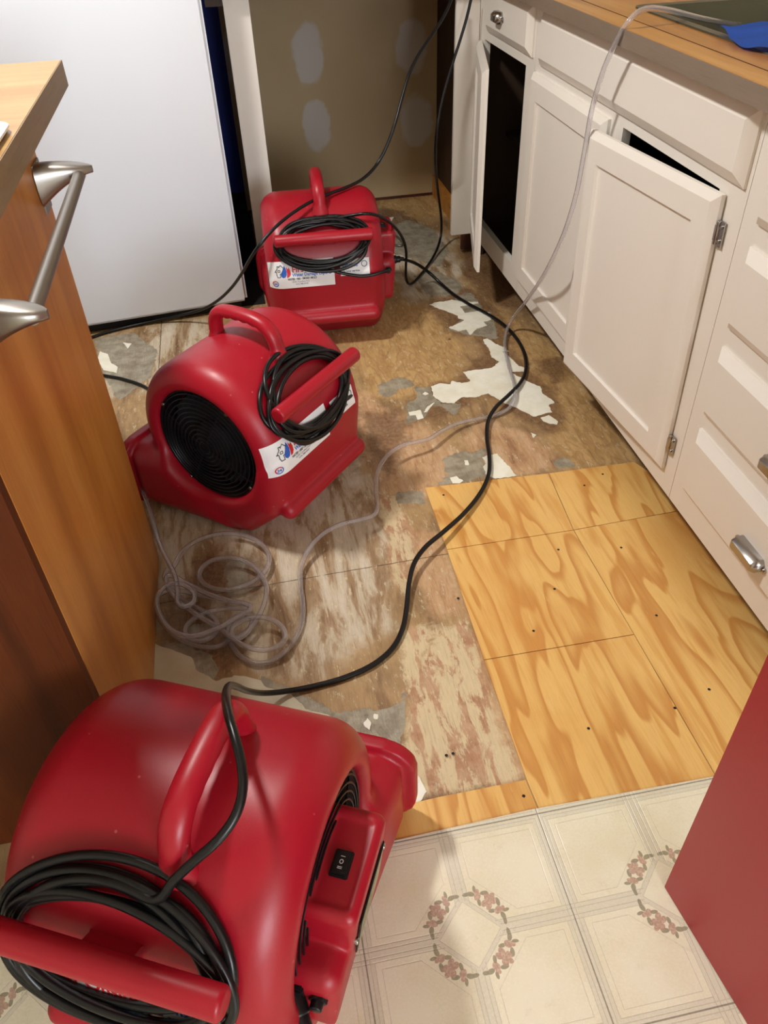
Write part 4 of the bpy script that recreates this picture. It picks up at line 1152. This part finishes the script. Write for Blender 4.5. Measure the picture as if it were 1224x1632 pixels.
def box_sdf(X, Y, Z):
    """control box on the motor side: a slanted upper deck with a lower shoulder"""
    def rb(cx, cy, cz, hx, hy, hz, r):
        q = np.stack([np.abs(X - cx) - hx + r, np.abs(Y - cy) - hy + r, np.abs(Z - cz) - hz + r])
        return np.sqrt((np.maximum(q, 0) ** 2).sum(0)) + np.minimum(q.max(0), 0) - r
    xs_ = X + (Z - 0.29) * -0.10
    d = rb(0.164, -0.006, 0.221, 0.058, 0.068, 0.081, 0.014)
    d = smin(d, rb(0.156, -0.070, 0.172, 0.056, 0.052, 0.066, 0.022), 0.006)
    d = np.maximum(d, X - 0.221 - (Z - 0.29) * 0.12)
    # sunk deck round the switch
    d = smax(d, -rb(0.187, -0.008, 0.314, 0.025, 0.052, 0.0145, 0.006), 0.005)
    return d
box_me = sdf_mesh('control_box', box_sdf, (0.10, -0.130, 0.09), (0.235, 0.085, 0.316), 0.003)

def build_blower(label, loc, rz, handle_dx=0.0, hook_dx=0.0, first=None):
    root = empty('air_mover', loc, rz); tag(root, label, 'blower', 'red carpet-drying blowers on the floor')
    link_mesh('body', body_me, 'red_plastic', root)
    # handle with finger grips underneath
    bm = bmesh.new()
    zt = 0.456
    path = smooth_path([(0, 0.070, 0.392), (0, 0.0705, 0.415), (0, 0.068, 0.436), (0, 0.058, 0.450), (0, 0.040, zt), (0, 0.0, zt + 0.001), (0, -0.045, zt), (0, -0.070, 0.4485), (0, -0.086, 0.432), (0, -0.0925, 0.410), (0, -0.094, 0.378)], 0.0035)
    P = path; Tn = np.gradient(P, axis=0); Tn /= np.linalg.norm(Tn, axis=1)[:, None]
    loops = []
    for i, p in enumerate(P):
        t = Tn[i]; up = np.array([0, -t[2], t[1]]);
        if up[2] < 0 and abs(t[1]) > 0.5: up = -up
        up = np.cross([1.0, 0, 0], t); 
        if i < len(P) / 2 and np.dot(up, p - np.array([0, -0.01, 0.40])) < 0: up = -up
        elif np.dot(up, p - np.array([0, -0.01, 0.40])) < 0: up = -up
        on = p[2] > 0.44
        grip = 0.0035 * (0.5 - 0.5 * math.cos((p[1] - 0.05) * 2 * math.pi / 0.0235)) if on and -0.062 < p[1] < 0.05 else 0.0
        fl = 1.0 + 0.45 * max(0, (0.402 - p[2]) / 0.02) if p[2] < 0.402 else 1.0
        L = []
        for a in np.arange(16) * 2 * math.pi / 16:
            rr_ = (0.0172 * math.cos(a) * fl, (0.0140 - (grip if math.sin(a) < 0 else 0)) * math.sin(a) * fl)
            L.append(tuple(p + np.array([rr_[0], 0, 0]) + up * rr_[1]))
        loops.append(L)
    rings(bm, loops)
    h = obj('handle', bm, 'red_plastic', root, True); h.location.x = handle_dx
    # cord hook: bar on a post
    bm = bmesh.new()
    cr_ = surf(0, 0.0, 0.0); ph = PHI0; dv = Vector((0, -math.cos(ph), math.sin(ph)))
    c0 = Vector((0, 0, ZA)) + dv * 0.2235
    cyl(bm, (-0.140, c0.y, c0.z), (0.140, c0.y, c0.z), 0.0168, 24, round_=0.006)
    a_ = Vector((0, 0, ZA)) + dv * 0.176; b_ = c0
    tl = Vector((0, math.sin(ph), math.cos(ph)))
    a_ -= tl * 0.004; b_ = b_ - tl * 0.004
    for s0, hw, ht in ((0, 0.030, 0.008),):
        rings(bm, [[tuple(q + Vector((sx * hw * f, 0, 0)) + tl * sz * ht * f) for sx, sz in ((-1, -1), (1, -1), (1, 1), (-1, 1))] for q, f in ((a_, 1.25), (a_ + dv * 0.014, 1.0), (b_, 1.0))])
    k = obj('cord_hook', bm, 'red_plastic', root, True); k.location.x = hook_dx
    make_grille(-1, root); make_grille(1, root)
    cbx = link_mesh('control_box', box_me, 'red_plastic', root)
    # rocker switch
    sw = obj('rocker_switch', bx(0.1905, 0.2125, -0.022, 0.010, 0.2845, 0.290), 'black_plastic', cbx, bevel=0.0012); sw.location = (-0.0145, -0.006, 0.012)
    bm = bmesh.new(); rings(bm, [[(0.1935, -0.019, 0.2885), (0.2095, -0.019, 0.2885), (0.2095, 0.007, 0.2885), (0.1935, 0.007, 0.2885)], [(0.1935, -0.019, 0.2945), (0.2095, -0.019, 0.2945), (0.2095, 0.007, 0.2915), (0.1935, 0.007, 0.2915)]])
    obj('rocker', bm, 'black_plastic', sw)
    marks = stroke([(-0.0022, 0.0070), (0.0022, 0.0070)], 0.0008) + stroke([(-0.0024, -0.0060), (0.0024, -0.0060)], 0.0007) + stroke([(-0.0024, -0.0078), (0.0024, -0.0078)], 0.0007)
    circ = [[(r * math.cos(math.radians(a)), 0.0005 + r * 1.25 * math.sin(math.radians(a))) for r, a in ((0.0023, q * 24), (0.0023, q * 24 + 24), (0.0016, q * 24 + 24), (0.0016, q * 24))] for q in range(15)]
    m2 = flat_poly(marks + circ)
    for v in m2.vertices:
        x_, y_ = v.co.x, v.co.y; yy = -0.006 + y_
        v.co = (0.2015 + x_, yy, 0.2949 - (yy + 0.019) / 0.026 * 0.003)
    link_mesh('switch_marks', m2, 'sticker_white', sw)
    # rating plate on the outer face with two screws, reset button and cord inlet
    PLM = Matrix.Translation((0.2120, 0, 0.21)) @ Matrix.Rotation(math.radians(6.8), 4, 'Y') @ Matrix.Translation((-0.190, 0, -0.21))
    rpz = obj('rating_plate', bx(0.1902, 0.1925, -0.052, 0.048, 0.165, 0.255), 'black_plastic', cbx, bevel=0.0006)
    bm = bmesh.new(); box(bm, 0.1926, 0.1930, -0.046, 0.042, 0.171, 0.250); rl = obj('rating_label', bm, 'rating_label', rpz); rpz.data.transform(PLM); rl.data.transform(PLM)
    m2 = None
    for j, (t_, s_) in enumerate((('CAUTION', 0.012), ('115V 60Hz', 0.009), ('READ MANUAL', 0.008))):
        m3 = text_mesh(t_, s_, 0.0002)
        for v in m3.vertices:
            x_, y_ = v.co.x, v.co.y; v.co = (0.1932, -0.040 + x_, 0.232 - j * 0.018 + y_)
        m3.transform(PLM); link_mesh('lettering', m3, 'sticker_black', rpz)
    bm = bmesh.new()
    bm.free()
    for yy in (-0.060, 0.055):
        bm = bmesh.new(); cyl(bm, (0.186, yy, 0.225), (0.1935, yy, 0.225), 0.0042, 14, round_=0.0014)
        ps = obj('plate_screw', bm, 'chrome', cbx, True); ps.data.transform(PLM)
    bm = bmesh.new(); cyl(bm, (0.188, -0.112, 0.205), (0.188, -0.134, 0.205), 0.0075, 20, round_=0.002); cyl(bm, (0.188, -0.112, 0.205), (0.188, -0.125, 0.205), 0.011, 6)
    obj('reset_button', bm, 'black_plastic', cbx, True)
    bm = bmesh.new(); box(bm, 0.142, 0.172, -0.127, -0.118, 0.185, 0.225)
    obj('power_socket', bm, 'black_plastic', cbx, bevel=0.002)
    add_sticker(root)
    return root

def copy_tree(o, parent=None):
    c_ = o.copy(); COL.objects.link(c_); c_.parent = parent
    for ch in list(o.children): copy_tree(ch, c_)
    return c_
POSE = {3: ((0.223, 2.359, 0.0005), -0.053), 2: ((-0.040, 1.522, 0.0005), 0.840), 1: ((-0.161, 0.515, 0.004), -0.455)}
b3 = build_blower('farthest red blower, before the empty dishwasher bay, its sticker facing the viewer', *POSE[3])
b2 = copy_tree(b3); b2.location, b2.rotation_euler = POSE[2][0], (0, 0, POSE[2][1])
b2['label'] = 'middle red blower with its round black intake grille facing the viewer'
b1 = copy_tree(b3); b1.location, b1.rotation_euler = POSE[1][0], (0, 0, POSE[1][1])
b1['label'] = 'nearest red blower at the bottom left, seen from above with rocker switch and outlet lip'
for ch in b1.children:
    if ch.name.startswith('handle'): ch.location.x = 0.042
    if ch.name.startswith('cord_hook'): ch.location.x = -0.010

# ================================================================== CORDS AND HOSE
def to_world(k, p):
    (x, y, z), t = POSE[k]; c_, s = math.cos(t), math.sin(t)
    return (x + p[0] * c_ - p[1] * s, y + p[0] * s + p[1] * c_, z + p[2])
def plug(bm, p, d, r=0.013, L=0.05):
    p = np.array(p, float); d = np.array(d, float) / np.linalg.norm(d)
    cyl(bm, p, p + d * L * 0.5, r, 16, round_=0.003); cyl(bm, p + d * L * 0.45, p + d * L * 0.75, r * 0.78, 16, round_=0.002); cyl(bm, p + d * L * 0.7, p + d * L, r * 0.6, 14, r2=r * 0.4)
def cord(name, label, pts, r, plugs=(), group=None):
    bm = bmesh.new(); tube(bm, smooth_path(pts, 0.006), r, 10)
    o = obj(name, bm, 'black_rubber', None, True); tag(o, label, 'cord')
    for p, d in plugs:
        b = bmesh.new(); plug(b, p, d); obj('plug', b, 'black_plastic', o, True)
    return o

def box_tail(k):
    """short lead from under the coil round to the power socket on the control box"""
    pts = [surf(0.06, 0.106, 0.008), surf(0.10, 0.108, 0.009), surf(0.135, 0.108, 0.010), Vector((0.172, -0.190, 0.236)), Vector((0.190, -0.184, 0.230)), Vector((0.188, -0.166, 0.220)), Vector((0.170, -0.150, 0.210)), Vector((0.157, -0.130, 0.205))]
    return [to_world(k, p) for p in pts]

pts = list(CORD_B3) + [to_world(3, surf(0.10, -0.056, 0.008)), to_world(3, surf(0.05, -0.064, 0.010))]
def coil2(k, dx, a, b, n, r, t0, direction, seed, ds, spread=0.022, lift=0.0125, under=True):
    rg = np.random.default_rng(seed); out = []; ph = rg.uniform(0, 6.28, 8); m = 40
    for i in range(int(n * m) + 1):
        q = i / m; t = t0 + direction * 2 * math.pi * q
        aa = a - spread * (0.5 + 0.5 * math.sin(ph[0] + 2.4 * q)); bb = b - spread * (0.5 + 0.5 * math.sin(ph[1] + 1.9 * q))
        x = dx + aa * math.cos(t) + 0.005 * math.sin(ph[2] + 1.3 * q)
        s = ds - bb * math.sin(t) + 0.007 * math.sin(ph[3] + 1.1 * q) + 0.010 * math.cos(t) * math.sin(ph[5] + q)
        off = r + 0.0012 + lift * (0.5 + 0.5 * math.sin(ph[4] + 2.9 * q)) * (0.35 + 0.65 * abs(math.sin(t)))
        out.append(to_world(k, surf(x, s, off)))
    return out
lp = coil2(3, -0.004, 0.134, 0.070, 8.30, 0.0046, math.pi * 0.45, 1, 3, 0.010, spread=0.018)
cord('power_cord', 'black power cord of the farthest blower, rising to the counter beside the white filler', pts + lp + box_tail(3), 0.0046,
     [(to_world(3, (0.157, -0.152, 0.205)), (-0.05, 1, 0))])
# the nearest blower is plugged into the farthest one
lp = coil2(1, -0.012, 0.142, 0.096, 7.55, 0.0053, math.pi * 0.32, 1, 11, 0.016, spread=0.032)
tail1 = [to_world(1, p) for p in (Vector((0.120, -0.225, 0.20)), Vector((0.150, -0.270, 0.12)), Vector((0.175, -0.270, 0.07)), Vector((0.178, -0.215, 0.11)), Vector((0.172, -0.165, 0.175)), Vector((0.157, -0.130, 0.205)))]
pb = to_world(3, (0.214, -0.010, 0.185))
cord('power_cord', 'black power cord snaking over the bare floor from farthest to nearest blower', list(CORD_B1) + lp + tail1, 0.0053,
     [((CORD_B1[0][0] - 0.012, CORD_B1[0][1] - 0.004, CORD_B1[0][2]), (1, 0.02, -0.03)), (to_world(1, (0.157, -0.124, 0.205)), (0.25, -0.9, -0.35))])
lp = coil2(2, -0.004, 0.134, 0.086, 6.30, 0.0048, math.pi * 0.85, 1, 8, 0.008, spread=0.030)
join = [to_world(2, p) for p in (Vector((-0.05, 0.30, 0.010)), Vector((0.10, 0.31, 0.012)), Vector((0.24, 0.22, 0.02)), Vector((0.25, 0.02, 0.10)), Vector((0.225, -0.10, 0.20)), Vector((0.19, -0.15, 0.235)))] 
cord('power_cord', 'black power cord draped over the farthest blower and along the refrigerator to the middle blower', list(CORD_B2) + join + [to_world(2, surf(0.13, 0.09, 0.01))] + coil2(2, -0.004, 0.136, 0.090, 8.2, 0.0047, -math.pi * 0.30, -1, 8, 0.008, spread=0.030), 0.0047)

# clear hose: a thin-walled tube
path = smooth_path(HOSE, 0.007, 2)
bm = bmesh.new(); tube(bm, path, 0.0053, 12, caps=False)
inner_ = bmesh.new(); tube(inner_, path, 0.0039, 12, caps=False)
bmesh.ops.recalc_face_normals(bm, faces=bm.faces); bmesh.ops.recalc_face_normals(inner_, faces=inner_.faces)
bmesh.ops.reverse_faces(inner_, faces=inner_.faces)
m2 = bpy.data.meshes.new('i'); inner_.to_mesh(m2); inner_.free(); bm.from_mesh(m2)
me = bpy.data.meshes.new('clear_hose'); bm.to_mesh(me); bm.free()
hz = link_mesh('clear_hose', me, 'clear_vinyl', None, True)
tag(hz, 'long clear plastic hose running from the sink down to a tangle on the floor', 'hose')

# a grey bent rod left on the floor beside the farthest blower
bm = bmesh.new(); tube(bm, smooth_path(ROD, 0.004), 0.0042, 10)
tag(obj('bent_rod', bm, 'steel_rod', None, True), 'small grey bent rod lying on the floor right of the farthest blower', 'rod')
